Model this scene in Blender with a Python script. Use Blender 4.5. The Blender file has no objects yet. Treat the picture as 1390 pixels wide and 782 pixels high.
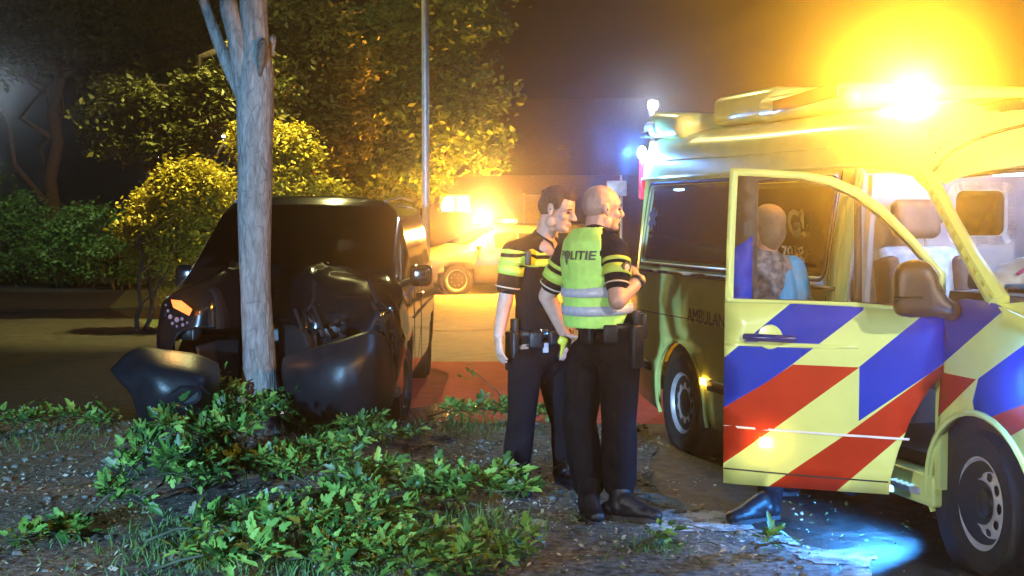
import bpy, bmesh, math, random
from mathutils import Vector, Matrix, noise
from mathutils.geometry import delaunay_2d_cdt
random.seed(7)
D = bpy.data; S = bpy.context.scene; C = S.collection
rad = math.radians
def V(*a): return Vector(a if len(a) > 1 else a[0])

# ---------------------------------------------------------------- camera
CAM_Z = 1.69; F = 1900.0; PITCH = math.atan(101 / F)
cam = D.cameras.new('camera'); camo = D.objects.new('camera', cam); C.objects.link(camo)
camo.location = (0, 0, CAM_Z); camo.rotation_euler = (rad(90) - PITCH, 0, 0)
cam.sensor_width = 36; cam.lens = F / 1390 * 36; cam.clip_end = 3000; cam.clip_start = .05
S.camera = camo
# ---------------------------------------------------------------- exposure
S.view_settings.view_transform = 'Standard'; S.view_settings.look = 'None'
S.view_settings.exposure = 0; S.view_settings.gamma = 1
S.cycles.max_bounces = 6; S.cycles.diffuse_bounces = 2; S.cycles.glossy_bounces = 3
S.cycles.transparent_max_bounces = 12; S.cycles.volume_bounces = 0
S.cycles.sample_clamp_indirect = 4; S.cycles.use_denoising = True
S.cycles.use_fast_gi = False
# ---------------------------------------------------------------- night sky
SUN_EL, SUN_ROT = rad(-3), rad(200)
w = D.worlds.new('World'); S.world = w; w.use_nodes = True
nt = w.node_tree; bg = nt.nodes['Background']
sk = nt.nodes.new('ShaderNodeTexSky'); sk.sky_type = 'NISHITA'; sk.sun_disc = False
sk.sun_elevation = SUN_EL; sk.sun_rotation = SUN_ROT
nt.links.new(sk.outputs[0], bg.inputs[0]); bg.inputs[1].default_value = .006

def lamp(name, kind, loc, power, col, size=.1, aim=None, spot=None, blend=.5):
    l = D.lights.new(name, kind); l.energy = power; l.color = col
    if kind in ('POINT', 'SPOT'): l.shadow_soft_size = size
    if kind == 'AREA': l.size = size
    if kind == 'SPOT': l.spot_size = rad(spot or 90); l.spot_blend = blend
    o = D.objects.new(name, l); C.objects.link(o); o.location = loc
    if aim is not None: o.rotation_euler = (V(aim) - V(loc)).to_track_quat('-Z', 'Y').to_euler()
    return o
# lamps standing in the street behind the photographer
KEY = (7.2, -5.2, 6.6); BLUE = (-4.4, -3.0, 2.0)
lamp('street_lamp_light', 'SPOT', KEY, 9300, (1, .97, .92), .22, aim=(4.2, 7.6, .8), spot=37, blend=.55)
lamp('patrol_strobe_light', 'SPOT', BLUE, 19000, (.30, .62, 1), .12, aim=(-2.3, 8.3, .5), spot=30, blend=.6)

WORK = (-2.85, 1.15, 1.95)
lamp('work_lamp_light', 'SPOT', WORK, 1150, (.86, .93, 1), .10, aim=(2.2, 7.4, .9), spot=44, blend=.6)

# ---------------------------------------------------------------- geometry helpers
def ray(px, py):
    """direction through a pixel of the 1390x782 photograph"""
    a, b = (px - 695) / F, (391 - py) / F
    c, s = math.cos(-PITCH), math.sin(-PITCH)
    return V(a, c - s * b, s + c * b)
def at(px, py, Y):
    d = ray(px, py); return V(0, 0, CAM_Z) + d * (Y / d.y)
def gnd(px, py, z=0):
    d = ray(px, py); return V(0, 0, CAM_Z) + d * ((z - CAM_Z) / d.z)
def on_plane(px, py, p0, n):
    d = ray(px, py); o = V(0, 0, CAM_Z); return o + d * ((V(p0) - o).dot(n) / d.dot(n))
def inside(p, poly):
    x, y = p; r = False; n = len(poly)
    for i in range(n):
        x1, y1 = poly[i][0], poly[i][1]; x2, y2 = poly[i - 1][0], poly[i - 1][1]
        if (y1 > y) != (y2 > y) and x < (x2 - x1) * (y - y1) / (y2 - y1) + x1: r = not r
    return r
def lerp(a, b, t): return a + (b - a) * t
def interp(xs, ys, x):
    if x <= xs[0]: return ys[0]
    for i in range(1, len(xs)):
        if x <= xs[i]: return lerp(ys[i - 1], ys[i], (x - xs[i - 1]) / (xs[i] - xs[i - 1]))
    return ys[-1]
def basis(d):
    d = V(d).normalized(); u = V(0, 0, 1) if abs(d.z) < .9 else V(1, 0, 0)
    a = d.cross(u).normalized(); return a, a.cross(d).normalized(), d

class MB:
    def __init__(s): s.v = []; s.f = []; s.m = []
    def add(s, vs, fs, mi=0):
        n = len(s.v); s.v += [tuple(v) for v in vs]
        s.f += [tuple(n + i for i in f) for f in fs]
        s.m += (mi if isinstance(mi, list) else [mi] * len(fs)); return s
    def box(s, c, size, rot=None, mi=0, taper=1):
        c = V(c); h = V(size) / 2; vs = []
        for z in (-1, 1):
            k = taper if z > 0 else 1
            for x, y in ((-1, -1), (1, -1), (1, 1), (-1, 1)):
                p = V(x * h.x * k, y * h.y * k, z * h.z); vs.append(c + (rot @ p if rot else p))
        return s.add(vs, [(3, 2, 1, 0), (4, 5, 6, 7), (0, 1, 5, 4), (1, 2, 6, 5), (2, 3, 7, 6), (3, 0, 4, 7)], mi)
    def rbox(s, c, size, r=.02, seg=3, rot=None, mi=0, mat=None):
        bm = bmesh.new(); bmesh.ops.create_cube(bm, size=1)
        for v in bm.verts: v.co = V(v.co.x * size[0], v.co.y * size[1], v.co.z * size[2])
        bmesh.ops.bevel(bm, geom=bm.edges[:] + bm.verts[:], offset=r, segments=seg, affect='EDGES', profile=.5)
        bm.verts.ensure_lookup_table()
        vs = [V(c) + (rot @ v.co if rot else v.co) for v in bm.verts]
        fs = [[v.index for v in f.verts] for f in bm.faces]; bm.free()
        return s.add(vs, fs, mi)
    def tube(s, pts, rs, seg=8, cap=True, mi=0, flat=1):
        pts = [V(p) for p in pts]; rs = rs if isinstance(rs, (list, tuple)) else [rs] * len(pts)
        vs = []; a = None
        for i, p in enumerate(pts):
            d = (pts[min(i + 1, len(pts) - 1)] - pts[max(i - 1, 0)]).normalized()
            if a is None: a, b, _ = basis(d)
            else: a = (a - d * a.dot(d)).normalized(); b = a.cross(d)
            for k in range(seg):
                t = 2 * math.pi * k / seg; vs.append(p + (a * math.cos(t) + b * math.sin(t) * flat) * rs[i])
        fs = [(i * seg + k, i * seg + (k + 1) % seg, (i + 1) * seg + (k + 1) % seg, (i + 1) * seg + k) for i in range(len(pts) - 1) for k in range(seg)]
        if cap: fs += [tuple(range(seg - 1, -1, -1)), tuple((len(pts) - 1) * seg + k for k in range(seg))]
        return s.add(vs, fs, mi)
    def lathe(s, prof, c=(0, 0, 0), axis=(0, 0, 1), seg=24, mi=0, sx=1, close=False):
        a, b, d = basis(axis); c = V(c); vs = []
        for r, h in prof:
            for k in range(seg):
                t = 2 * math.pi * k / seg; vs.append(c + (a * math.cos(t) * sx + b * math.sin(t)) * r + d * h)
        n = len(prof); fs = []
        for i in range(n if close else n - 1):
            for k in range(seg):
                j = (i + 1) % n; fs.append((i * seg + k, i * seg + (k + 1) % seg, j * seg + (k + 1) % seg, j * seg + k))
        if not close:
            if prof[0][0] > 1e-4: fs.append(tuple(range(seg - 1, -1, -1)))
            if prof[-1][0] > 1e-4: fs.append(tuple((n - 1) * seg + k for k in range(seg)))
        return s.add(vs, fs, mi)
    def ell(s, c, r, rot=None, seg=14, rings=9, mi=0):
        c = V(c); vs = []
        for i in range(rings + 1):
            ph = math.pi * i / rings
            for k in range(seg):
                t = 2 * math.pi * k / seg
                p = V(r[0] * math.sin(ph) * math.cos(t), r[1] * math.sin(ph) * math.sin(t), r[2] * math.cos(ph))
                vs.append(c + (rot @ p if rot else p))
        fs = [(i * seg + k, (i + 1) * seg + k, (i + 1) * seg + (k + 1) % seg, i * seg + (k + 1) % seg) for i in range(rings) for k in range(seg)]
        return s.add(vs, fs, mi)
    def cap(s, p0, p1, r0, r1, seg=14, flat=1, mi=0, side=None):
        """a tapered limb with round ends; flat squashes it along one axis"""
        p0, p1 = V(p0), V(p1); d = p1 - p0; L = max(d.length, 1e-5); d = d / L
        if side is not None: a = V(side); a = (a - d * a.dot(d)).normalized(); b = a.cross(d)
        else: a, b, _ = basis(d)
        prof = [(r0 * math.sin(t), -r0 * math.cos(t)) for t in (0.05, .5, 1.0, 1.57)] + [(r1 * math.sin(t), L - r1 * math.cos(t)) for t in (1.57, 2.1, 2.6, 3.09)]
        vs = []
        for r, h in prof:
            for k in range(seg):
                t = 2 * math.pi * k / seg; vs.append(p0 + (a * math.cos(t) + b * math.sin(t) * flat) * r + d * h)
        n = len(prof)
        fs = [(i * seg + k, i * seg + (k + 1) % seg, (i + 1) * seg + (k + 1) % seg, (i + 1) * seg + k) for i in range(n - 1) for k in range(seg)]
        fs += [tuple(range(seg - 1, -1, -1)), tuple((n - 1) * seg + k for k in range(seg))]
        return s.add(vs, fs, mi)
    def grid(s, P, mi=0, flip=False):
        """P[i][j] points"""
        n, m = len(P), len(P[0]); vs = [p for r in P for p in r]
        fs = [(i * m + j, (i + 1) * m + j, (i + 1) * m + j + 1, i * m + j + 1) for i in range(n - 1) for j in range(m - 1)]
        if flip: fs = [f[::-1] for f in fs]
        return s.add(vs, fs, mi)
    def prism(s, poly, h, mi=0, M=None):
        """closed 2-D outline given depth; M maps local to target"""
        n = len(poly); vs = [V(p[0], p[1], 0) for p in poly] + [V(p[0], p[1], h) for p in poly]
        if M is not None: vs = [M @ v for v in vs]
        fs = [tuple(range(n - 1, -1, -1)), tuple(range(n, 2 * n))] + [(i, (i + 1) % n, n + (i + 1) % n, n + i) for i in range(n)]
        return s.add(vs, fs, mi)
    def mesh(s, name, mats, smooth=True):
        me = D.meshes.new(name); me.from_pydata(s.v, [], s.f)
        for m in (mats if isinstance(mats, (list, tuple)) else [mats]): me.materials.append(m)
        if any(s.m): me.polygons.foreach_set('material_index', s.m)
        me.polygons.foreach_set('use_smooth', [smooth] * len(me.polygons)); me.update()
        return me
    def build(s, name, mats, parent=None, smooth=True, sharp=40, fix=True, kind=None, bevel=0):
        me = s.mesh(name, mats, smooth)
        if fix or (smooth and sharp):
            bm = bmesh.new(); bm.from_mesh(me)
            if fix:
                bmesh.ops.remove_doubles(bm, verts=bm.verts, dist=1e-5); bmesh.ops.recalc_face_normals(bm, faces=bm.faces)
            if smooth and sharp:
                for e in bm.edges:
                    if len(e.link_faces) == 2 and e.calc_face_angle(0) > rad(sharp): e.smooth = False
            bm.to_mesh(me); bm.free()
        o = link(name, me, parent)
        if bevel:
            b = o.modifiers.new('bevel', 'BEVEL'); b.width = bevel; b.segments = 2; b.limit_method = 'ANGLE'
        if kind: o['kind'] = kind
        return o
def link(name, data, parent=None):
    o = D.objects.new(name, data); C.objects.link(o)
    if parent is not None: o.parent = parent
    return o
def tag(o, label, cat, group=None):
    o['label'] = label; o['category'] = cat
    if group: o['group'] = group
    return o
def thing(name, label, cat, loc=(0, 0, 0), rz=0, group=None):
    o = D.objects.new(name, None); C.objects.link(o); o.location = loc; o.rotation_euler = (0, 0, rz)
    o.empty_display_size = .1
    return tag(o, label, cat, group)
def struct(o): o['kind'] = 'structure'; return o
def copy_tree(o, parent=None):
    c = o.copy(); C.objects.link(c)
    if parent is not None: c.parent = parent
    for ch in list(o.children): copy_tree(ch, c)
    return c
def organic(name, build, mat, parent, voxel=.01, smooth=3, fac=.5):
    """one continuous surface grown from overlapping limbs"""
    mb = MB(); build(mb)
    me = mb.mesh(name + '_raw', mat); bm = bmesh.new(); bm.from_mesh(me); bmesh.ops.recalc_face_normals(bm, faces=bm.faces); bm.to_mesh(me); bm.free()
    t = D.objects.new('tmp', me); C.objects.link(t)
    r = t.modifiers.new('r', 'REMESH'); r.mode = 'VOXEL'; r.voxel_size = voxel; r.use_smooth_shade = True
    if smooth:
        q = t.modifiers.new('s', 'SMOOTH'); q.iterations = smooth; q.factor = fac
    dg = bpy.context.evaluated_depsgraph_get(); dg.update()
    out = D.meshes.new_from_object(t.evaluated_get(dg)); out.name = name
    D.objects.remove(t); D.meshes.remove(me)
    if not out.materials: out.materials.append(mat)
    out.polygons.foreach_set('use_smooth', [True] * len(out.polygons))
    return link(name, out, parent)
def panel(outline, holes=(), regions=(), grid=.12, maxseg=.08, extra=()):
    """triangulated sheet with holes; regions = [(poly, material index)]; returns 2-D verts, tris, mats"""
    vs, es = [], []
    def loop(p, closed=True):
        n = len(p); st = len(vs); pts = []
        for i in range(n if closed else n - 1):
            a, b = V(p[i][0], p[i][1]), V(p[(i + 1) % n][0], p[(i + 1) % n][1]); k = max(1, int((b - a).length / maxseg))
            pts += [a.lerp(b, q / k) for q in range(k)]
        if not closed: pts.append(V(p[-1][0], p[-1][1]))
        vs.extend(pts); m = len(pts)
        es.extend((st + i, st + (i + 1) % m) for i in range(m if closed else m - 1))
    loop(outline)
    for h in holes: loop(h)
    for r, _ in regions: loop(r)
    for e in extra: loop(e, False)
    x0, x1 = min(p[0] for p in outline), max(p[0] for p in outline); y0, y1 = min(p[1] for p in outline), max(p[1] for p in outline)
    nx, ny = int((x1 - x0) / grid), int((y1 - y0) / grid)
    for i in range(1, nx + 1):
        for j in range(1, ny + 1):
            p = V(x0 + i * (x1 - x0) / (nx + 1), y0 + j * (y1 - y0) / (ny + 1))
            if inside(p, outline): vs.append(p)
    ov, oe, of, *_ = delaunay_2d_cdt(vs, es, [], 0, 1e-4)
    tris, mi = [], []
    for f in of:
        c = (ov[f[0]] + ov[f[1]] + ov[f[2]]) / 3
        if not inside(c, outline) or any(inside(c, h) for h in holes): continue
        k = 0
        for r, m in regions:
            if inside(c, r): k = m
        tris.append(tuple(f)); mi.append(k)
    return ov, tris, mi
def rrect(x0, y0, x1, y1, r=.05, n=4):
    out = []
    for cx, cy, a0 in ((x1 - r, y1 - r, 0), (x0 + r, y1 - r, 90), (x0 + r, y0 + r, 180), (x1 - r, y0 + r, 270)):
        for k in range(n + 1):
            a = rad(a0 + 90 * k / n); out.append((cx + r * math.cos(a), cy + r * math.sin(a)))
    return out
def crom(p0, p1, p2, p3, t):
    return .5 * ((2 * p1) + (p2 - p0) * t + (2 * p0 - 5 * p1 + 4 * p2 - p3) * t * t + (3 * p1 - p0 - 3 * p2 + p3) * t ** 3)
def refine(P, ni, nj, soft_i=True, soft_j=True):
    """control grid -> finer grid; lines through the control points"""
    def row(r, n, soft):
        out = []
        for i in range(len(r) - 1):
            a, b = r[max(i - 1, 0)], r[min(i + 2, len(r) - 1)]
            for k in range(n):
                t = k / n; out.append(crom(a, r[i], r[i + 1], b, t) if soft else r[i].lerp(r[i + 1], t))
        out.append(r[-1]); return out
    Q = [row(r, nj, soft_j) for r in P]
    T = [row([Q[i][j] for i in range(len(Q))], ni, soft_i) for j in range(len(Q[0]))]
    return [[T[j][i] for j in range(len(T))] for i in range(len(T[0]))]

# ---------------------------------------------------------------- materials
def mat(name, col, rough=.5, metal=0, spec=.5, var=0, scale=8, col2=None, bump=0, bscale=60, coat=0, emit=None, estr=0, trans=0, detail=4, sheen=0, rvar=0, thr=None, sss=0):
    m = D.materials.new(name); m.use_nodes = True; t = m.node_tree; b = t.nodes['Principled BSDF']
    col = (*col, 1) if len(col) == 3 else col
    b.inputs['Base Color'].default_value = col; b.inputs['Roughness'].default_value = rough
    b.inputs['Metallic'].default_value = metal; b.inputs['Specular IOR Level'].default_value = spec
    b.inputs['Coat Weight'].default_value = coat; b.inputs['Coat Roughness'].default_value = .06
    if sheen: b.inputs['Sheen Weight'].default_value = sheen
    if sss: b.inputs['Subsurface Weight'].default_value = sss; b.inputs['Subsurface Radius'].default_value = (.02, .008, .004)
    if trans: b.inputs['Transmission Weight'].default_value = trans
    if emit: b.inputs['Emission Color'].default_value = (*emit, 1); b.inputs['Emission Strength'].default_value = estr
    tc = t.nodes.new('ShaderNodeTexCoord')
    if var or col2 or rvar:
        n = t.nodes.new('ShaderNodeTexNoise'); n.inputs['Scale'].default_value = scale; n.inputs['Detail'].default_value = detail
        t.links.new(tc.outputs['Object'], n.inputs['Vector'])
        r = t.nodes.new('ShaderNodeValToRGB'); t.links.new(n.outputs['Fac'], r.inputs[0])
        c2 = (*col2, 1) if col2 else tuple(min(1, c * (1 + var)) for c in col[:3]) + (1,)
        c1 = col if col2 else tuple(c * (1 - var) for c in col[:3]) + (1,)
        lo, hi = thr or (.35, .65)
        r.color_ramp.elements[0].position = lo; r.color_ramp.elements[1].position = hi
        r.color_ramp.elements[0].color = c1; r.color_ramp.elements[1].color = c2
        if var or col2: t.links.new(r.outputs[0], b.inputs['Base Color'])
        if rvar:
            mr = t.nodes.new('ShaderNodeMapRange'); mr.inputs[1].default_value = .3; mr.inputs[2].default_value = .7
            mr.inputs[3].default_value = max(0, rough - rvar); mr.inputs[4].default_value = min(1, rough + rvar)
            t.links.new(n.outputs['Fac'], mr.inputs[0]); t.links.new(mr.outputs[0], b.inputs['Roughness'])
    if bump:
        n2 = t.nodes.new('ShaderNodeTexNoise'); n2.inputs['Scale'].default_value = bscale; n2.inputs['Detail'].default_value = 5
        t.links.new(tc.outputs['Object'], n2.inputs['Vector'])
        bp = t.nodes.new('ShaderNodeBump'); bp.inputs['Strength'].default_value = bump; bp.inputs['Distance'].default_value = .02
        t.links.new(n2.outputs['Fac'], bp.inputs['Height']); t.links.new(bp.outputs[0], b.inputs['Normal'])
    return m
def glow(name, col, strength):
    m = D.materials.new(name); m.use_nodes = True; t = m.node_tree; t.nodes.clear()
    e = t.nodes.new('ShaderNodeEmission'); e.inputs[0].default_value = (*col, 1); e.inputs[1].default_value = strength
    o = t.nodes.new('ShaderNodeOutputMaterial'); t.links.new(e.outputs[0], o.inputs[0]); return m
def glass(name, tint, refl=1.0, rough=.02):
    m = D.materials.new(name); m.use_nodes = True; t = m.node_tree; t.nodes.clear()
    tr = t.nodes.new('ShaderNodeBsdfTransparent'); tr.inputs[0].default_value = (*tint, 1)
    g = t.nodes.new('ShaderNodeBsdfGlossy'); g.inputs['Roughness'].default_value = rough
    fr = t.nodes.new('ShaderNodeFresnel'); fr.inputs[0].default_value = 1.5
    mu = t.nodes.new('ShaderNodeMath'); mu.operation = 'MULTIPLY'; mu.inputs[1].default_value = refl; mu.use_clamp = True
    mx = t.nodes.new('ShaderNodeMixShader'); o = t.nodes.new('ShaderNodeOutputMaterial')
    t.links.new(fr.outputs[0], mu.inputs[0]); t.links.new(mu.outputs[0], mx.inputs[0])
    t.links.new(tr.outputs[0], mx.inputs[1]); t.links.new(g.outputs[0], mx.inputs[2]); t.links.new(mx.outputs[0], o.inputs[0]); return m
def leafmat(name, col, col2, rough=.5, trans=.25):
    m = mat(name, col, rough, col2=col2, scale=3.0, spec=.4)
    t = m.node_tree; b = t.nodes['Principled BSDF']; o = [n for n in t.nodes if n.type == 'OUTPUT_MATERIAL'][0]
    tl = t.nodes.new('ShaderNodeBsdfTranslucent'); mx = t.nodes.new('ShaderNodeMixShader'); mx.inputs[0].default_value = trans
    src = b.inputs['Base Color'].links[0].from_socket
    t.links.new(src, tl.inputs[0]); t.links.new(b.outputs[0], mx.inputs[1]); t.links.new(tl.outputs[0], mx.inputs[2]); t.links.new(mx.outputs[0], o.inputs[0])
    return m
M = {}
M['yellow'] = mat('lime yellow paint', (.66, .74, .22), .3, coat=.6, var=.06, scale=5)
M['blue'] = mat('blue reflective film', (.002, .036, .40), .5, spec=.12, var=.12, scale=3)
M['red'] = mat('red reflective film', (.42, .030, .010), .5, spec=.12, var=.12, scale=3)
M['rubber'] = mat('black rubber', (.015, .015, .016), .75, var=.3, scale=30, bump=.1)
M['plastic'] = mat('dark grey plastic', (.018, .017, .018), .42, var=.2, scale=20, bump=.05, bscale=300)
M['steel'] = mat('grey steel rim', (.50, .50, .55), .42, metal=.3, var=.15, scale=10)
M['black'] = mat('near black trim', (.008, .008, .009), .5)
M['chrome'] = mat('bright metal', (.6, .6, .6), .2, metal=1)
M['white'] = mat('off white plastic', (.72, .72, .70), .4, var=.05)
M['glass'] = glass('clear car glass', (.82, .84, .84), 1.0)
M['tint'] = glass('dark tinted glass', (.02, .02, .022), 1.0)
M['vanglass'] = glass('smoked car glass', (.12, .12, .12), 1.0)
M['lens'] = glass('clear lamp lens', (.9, .9, .9), 1.2)
HAZE_D, HAZE_G = .0031, .952
FARSPOT, NEARSPOT = 800, 6500
BEACON, CABIN, FARBEACON = 4200, 28, 3200
# ---------------------------------------------------------------- ground, road, path
M['soil'] = mat('trodden dark soil', (.05, .045, .04), .9, spec=.2, col2=(.17, .155, .135), scale=22, bump=.5, bscale=70, detail=8)
M['asphalt'] = mat('damp asphalt', (.012, .0115, .011), .55, spec=.3, col2=(.030, .028, .026), scale=9, bump=.35, bscale=260, detail=10, rvar=.18)
M['path'] = mat('worn path asphalt', (.013, .012, .0115), .9, spec=.15, col2=(.028, .026, .024), scale=5, bump=.3, bscale=220, detail=8)
M['redlane'] = mat('red asphalt', (.46, .06, .055), .85, spec=.12, col2=(.56, .10, .09), scale=6, bump=.35, bscale=240, detail=8, rvar=.1)
M['slab'] = mat('pale paving', (.26, .20, .185), .8, spec=.2, col2=(.42, .35, .29), scale=4, bump=.25, bscale=200, detail=8, rvar=.12)
M['lawn'] = mat('short turf', (.022, .035, .012), .9, col2=(.045, .07, .02), scale=30, bump=.6, bscale=90, detail=8)
def sheet(name, pts, z, m, n=1):
    mb = MB(); ov, tr, mi = panel(pts, grid=4, maxseg=6)
    mb.add([(p[0], p[1], z) for p in ov], tr); return struct(mb.build(name, m, None, smooth=False))
sheet('ground', [(-600, -60), (600, -60), (600, 900), (-600, 900)], 0, M['lawn'])
sheet('path', [(-60, 11.2), (-2.6, 11.2), (-3.4, 16), (-4.6, 19), (-7.2, 25), (-9, 33), (-60, 33)], .004, M['path'])
sheet('road', [(-2.6, 15.9), (60, 15.9), (60, 46), (-8, 46), (-4, 20)], .004, M['slab'])
sheet('cycle_path', [(-2.9, 11.2), (60, 10.2), (60, 15.9), (-3.3, 15.9)], .005, M['redlane'])
def wob(a, b, n, k=.05):
    return [V(lerp(a[0], b[0], i / n), lerp(a[1], b[1], i / n)) + V(random.uniform(-k, k), random.uniform(-k, k)) for i in range(n)]
edge = [gnd(1195, 840).xy, gnd(1120, 764).xy, gnd(1040, 722).xy, gnd(905, 690).xy, gnd(880, 650).xy, gnd(890, 610).xy, gnd(880, 578).xy]
edgew = []
for a, b in zip(edge, edge[1:]): edgew += wob(a, b, 6, .02)
edgew.append(V(edge[-1]))
vpoly = [(-40, 11.35), (-40, -14), (edge[0][0] + 1.3, -14)] + [tuple(p) for p in edgew] + [tuple(p) for p in wob((.9, 11.15), (-2.5, 11.3), 12, .05)]
mb = MB(); ov, tr, mi = panel(vpoly, grid=.3, maxseg=.25)
def vz(x, y):
    m = 0
    m += .05 * math.exp(-((x + 1.9) ** 2 + (y - 10.3) ** 2) / 1.2)
    return .012 + m + .014 * (noise.noise(V(x * 1.7, y * 1.7, 0)) + .5 * noise.noise(V(x * 5, y * 5, 3)))
mb.add([(p[0], p[1], max(.007, vz(p[0], p[1]))) for p in ov], tr)
verge = struct(mb.build('verge', M['soil'], None))
sheet('parking_road', [(edge[0][0] + 1.25, -14), (60, -14), (60, 10.25), (.85, 11.15)] + [tuple(p) for p in edgew[::-1][1:]], .006, M['asphalt'])

# wet patches
M['wet'] = mat('pale cloudy water film', (.05, .055, .06), .2, col2=(.20, .21, .22), scale=7, bump=.25, bscale=40, rvar=.12, detail=6)  # water base lightened in place of reflected lamps
M['wetpale'] = mat('pale foamy water', (.10, .11, .12), .25, col2=(.50, .52, .54), scale=6, bump=.3, bscale=40, rvar=.12, detail=8)  # pale base stands in for blue lamps reflected in the water
def puddle(name, pxs, z, m, label):
    pts = [gnd(*p, z).xy for p in pxs]; q = []
    for i in range(len(pts)): q += wob(pts[i], pts[(i + 1) % len(pts)], 5, .012)
    mb = MB(); ov, tr, mi = panel([tuple(p) for p in q], grid=.05, maxseg=.06)
    mb.add([(p[0], p[1], max(.0105, vz(p[0], p[1])) + .004 if inside(p, vpoly) else .0115) for p in ov], tr); o = mb.build(name, m, None, smooth=False); return tag(struct(o), label, 'puddle')
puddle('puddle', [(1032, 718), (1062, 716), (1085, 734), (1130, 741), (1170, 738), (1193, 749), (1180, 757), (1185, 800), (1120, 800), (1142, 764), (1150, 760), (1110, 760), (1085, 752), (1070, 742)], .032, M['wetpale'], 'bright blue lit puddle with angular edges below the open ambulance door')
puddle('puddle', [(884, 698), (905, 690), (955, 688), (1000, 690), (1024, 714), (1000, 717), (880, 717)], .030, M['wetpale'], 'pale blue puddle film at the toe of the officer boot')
puddle('puddle', [(860, 672), (900, 670), (955, 686), (950, 694), (900, 688)], .018, M['wet'], 'thin streak of wet ground beside the vest officer heel')
M['shine'] = mat('standing water', (.12, .10, .09), .12, bump=.3, bscale=25)
puddle('puddle', [(540, 560), (556, 552), (600, 543), (650, 547), (640, 552), (610, 556), (625, 560), (560, 568)], .032, M['shine'], 'bright reflecting puddle beside the black van front wheel')
puddle('puddle', [(550, 601), (575, 595), (606, 601), (590, 607), (560, 607)], .04, M['shine'], 'small glossy puddle in the dark soil between van and officers')

# ---------------------------------------------------------------- street lamps
M['galv'] = mat('galvanised pole', (.42, .42, .42), .4, metal=.3, var=.15, scale=14)
M['lampwhite'] = glow('cold white lamp', (.80, .90, 1), 60)
M['lampwarm'] = glow('warm lamp', (1, .78, .40), 30)
def street_lamp(x, y, h, r, label, lens, arm=.9, az=0, power=0, col=(1, 1, 1), size=.12, down=True, dz=.1):
    t = thing('street_lamp', label, 'street lamp', (x, y, 0), az, 'street lamps')
    MB().tube([(0, 0, 0), (0, 0, 1.0), (0, 0, 1.02), (0, 0, h * .6), (0, 0, h)], [r * 1.5, r * 1.5, r, r * .9, r * .6], 12).build('pole', M['galv'], t)
    MB().rbox((0, -r * 1.5, .75), (r * 1.4, .012, .4), .004, 2).build('hatch', M['galv'], t)
    if arm: MB().tube([(0, 0, h - .02), (arm * .3, 0, h + .1), (arm, 0, h + .14)], [r * .6, r * .5, r * .45], 8).build('arm', M['galv'], t)
    MB().rbox((arm + .22, 0, h + .14 if arm else h + .04), (.55, .22, .1), .035, 3).build('head', M['galv'], t)
    MB().rbox((arm + .24, 0, (h + .14 if arm else h + .04) - .058), (.34, .16, .03), .012, 2).build('lens', lens, t)
    if power:
        p = V(arm + .24, 0, h + .14 - dz); c, s = math.cos(az), math.sin(az)
        lamp('street_lamp_light', 'POINT', (x + p.x * c - p.y * s, y + p.x * s + p.y * c, p.z), power, col, size)
    return t
street_lamp(*at(578, 300, 20).xy, 8.6, .058, 'tall thin street lamp pole rising behind the black van', M['lampwarm'], .9, rad(200), 2000, (1, .90, .34), dz=.25)
lamp('street_lamp_light', 'SPOT', (-2.28, 19.6, 8.45), 11000, (1, .84, .22), .1, aim=(-4.3, 20.3, 2.6), spot=50, blend=.8)  # extra spot added at the lamp head to brighten the yellow bush
M['lampblue'] = glow('blue white lamp', (.72, .86, 1), 260)
def lantern(px, py, Y, r, label, m, power, col):
    p = at(px, py, Y)
    t = thing('street_lamp', label, 'street lamp', (p.x, p.y, 0), 0, 'street lamps')
    MB().tube([(0, 0, 0), (0, 0, .9), (0, 0, p.z - r)], [.07, .055, .035], 10).build('pole', M['galv'], t)
    MB().lathe([(.03, -r), (r * .8, -r * .7), (r, 0), (r * .8, r * .7), (0.001, r)], (0, 0, p.z), seg=16).build('globe', m, t)
    MB().lathe([(r * .9, r * .75), (r * 1.1, r * .8), (r * .3, r * 1.25), (.001, r * 1.3)], (0, 0, p.z), seg=16).build('cap', M['galv'], t)
    if power: lamp('street_lamp_light', 'POINT', (p.x, p.y - r * 1.6, p.z), power, col, r)
    return t
lantern(886, 143, 26, .09, 'small bright white lamp on a post just behind the ambulance rear', M['lampblue'], 60, (.8, .9, 1))
lantern(-13, 130, 28.5, .10, 'blue white street lamp at the far edge of the hedge', M['lampblue'], 12, (.62, .78, 1))
lamp('street_lamp_light', 'SPOT', at(-4, 136, 28.2), 480, (.85, .95, .70), .1, aim=(-9.8, 32, 1.2), spot=70, blend=.6)
lantern(218, 213, 60, .10, 'tiny white lamp seen between the dark branches', M['lampwhite'], 0, None)
lantern(305, 188, 60, .16, 'pale far lamp half hidden by the leaning trunk', M['lampwhite'], 0, None)
lantern(645, 226, 62, .12, 'tiny white lamp high above the orange car beacon', M['lampwhite'], 0, None)
# lamps behind the photographer, whose light falls on the ambulance and the van
street_lamp(KEY[0] + .9, KEY[1] - .3, KEY[2], .06, 'street lamp standing behind the photographer', M['lampwhite'], .9, rad(160))

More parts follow.
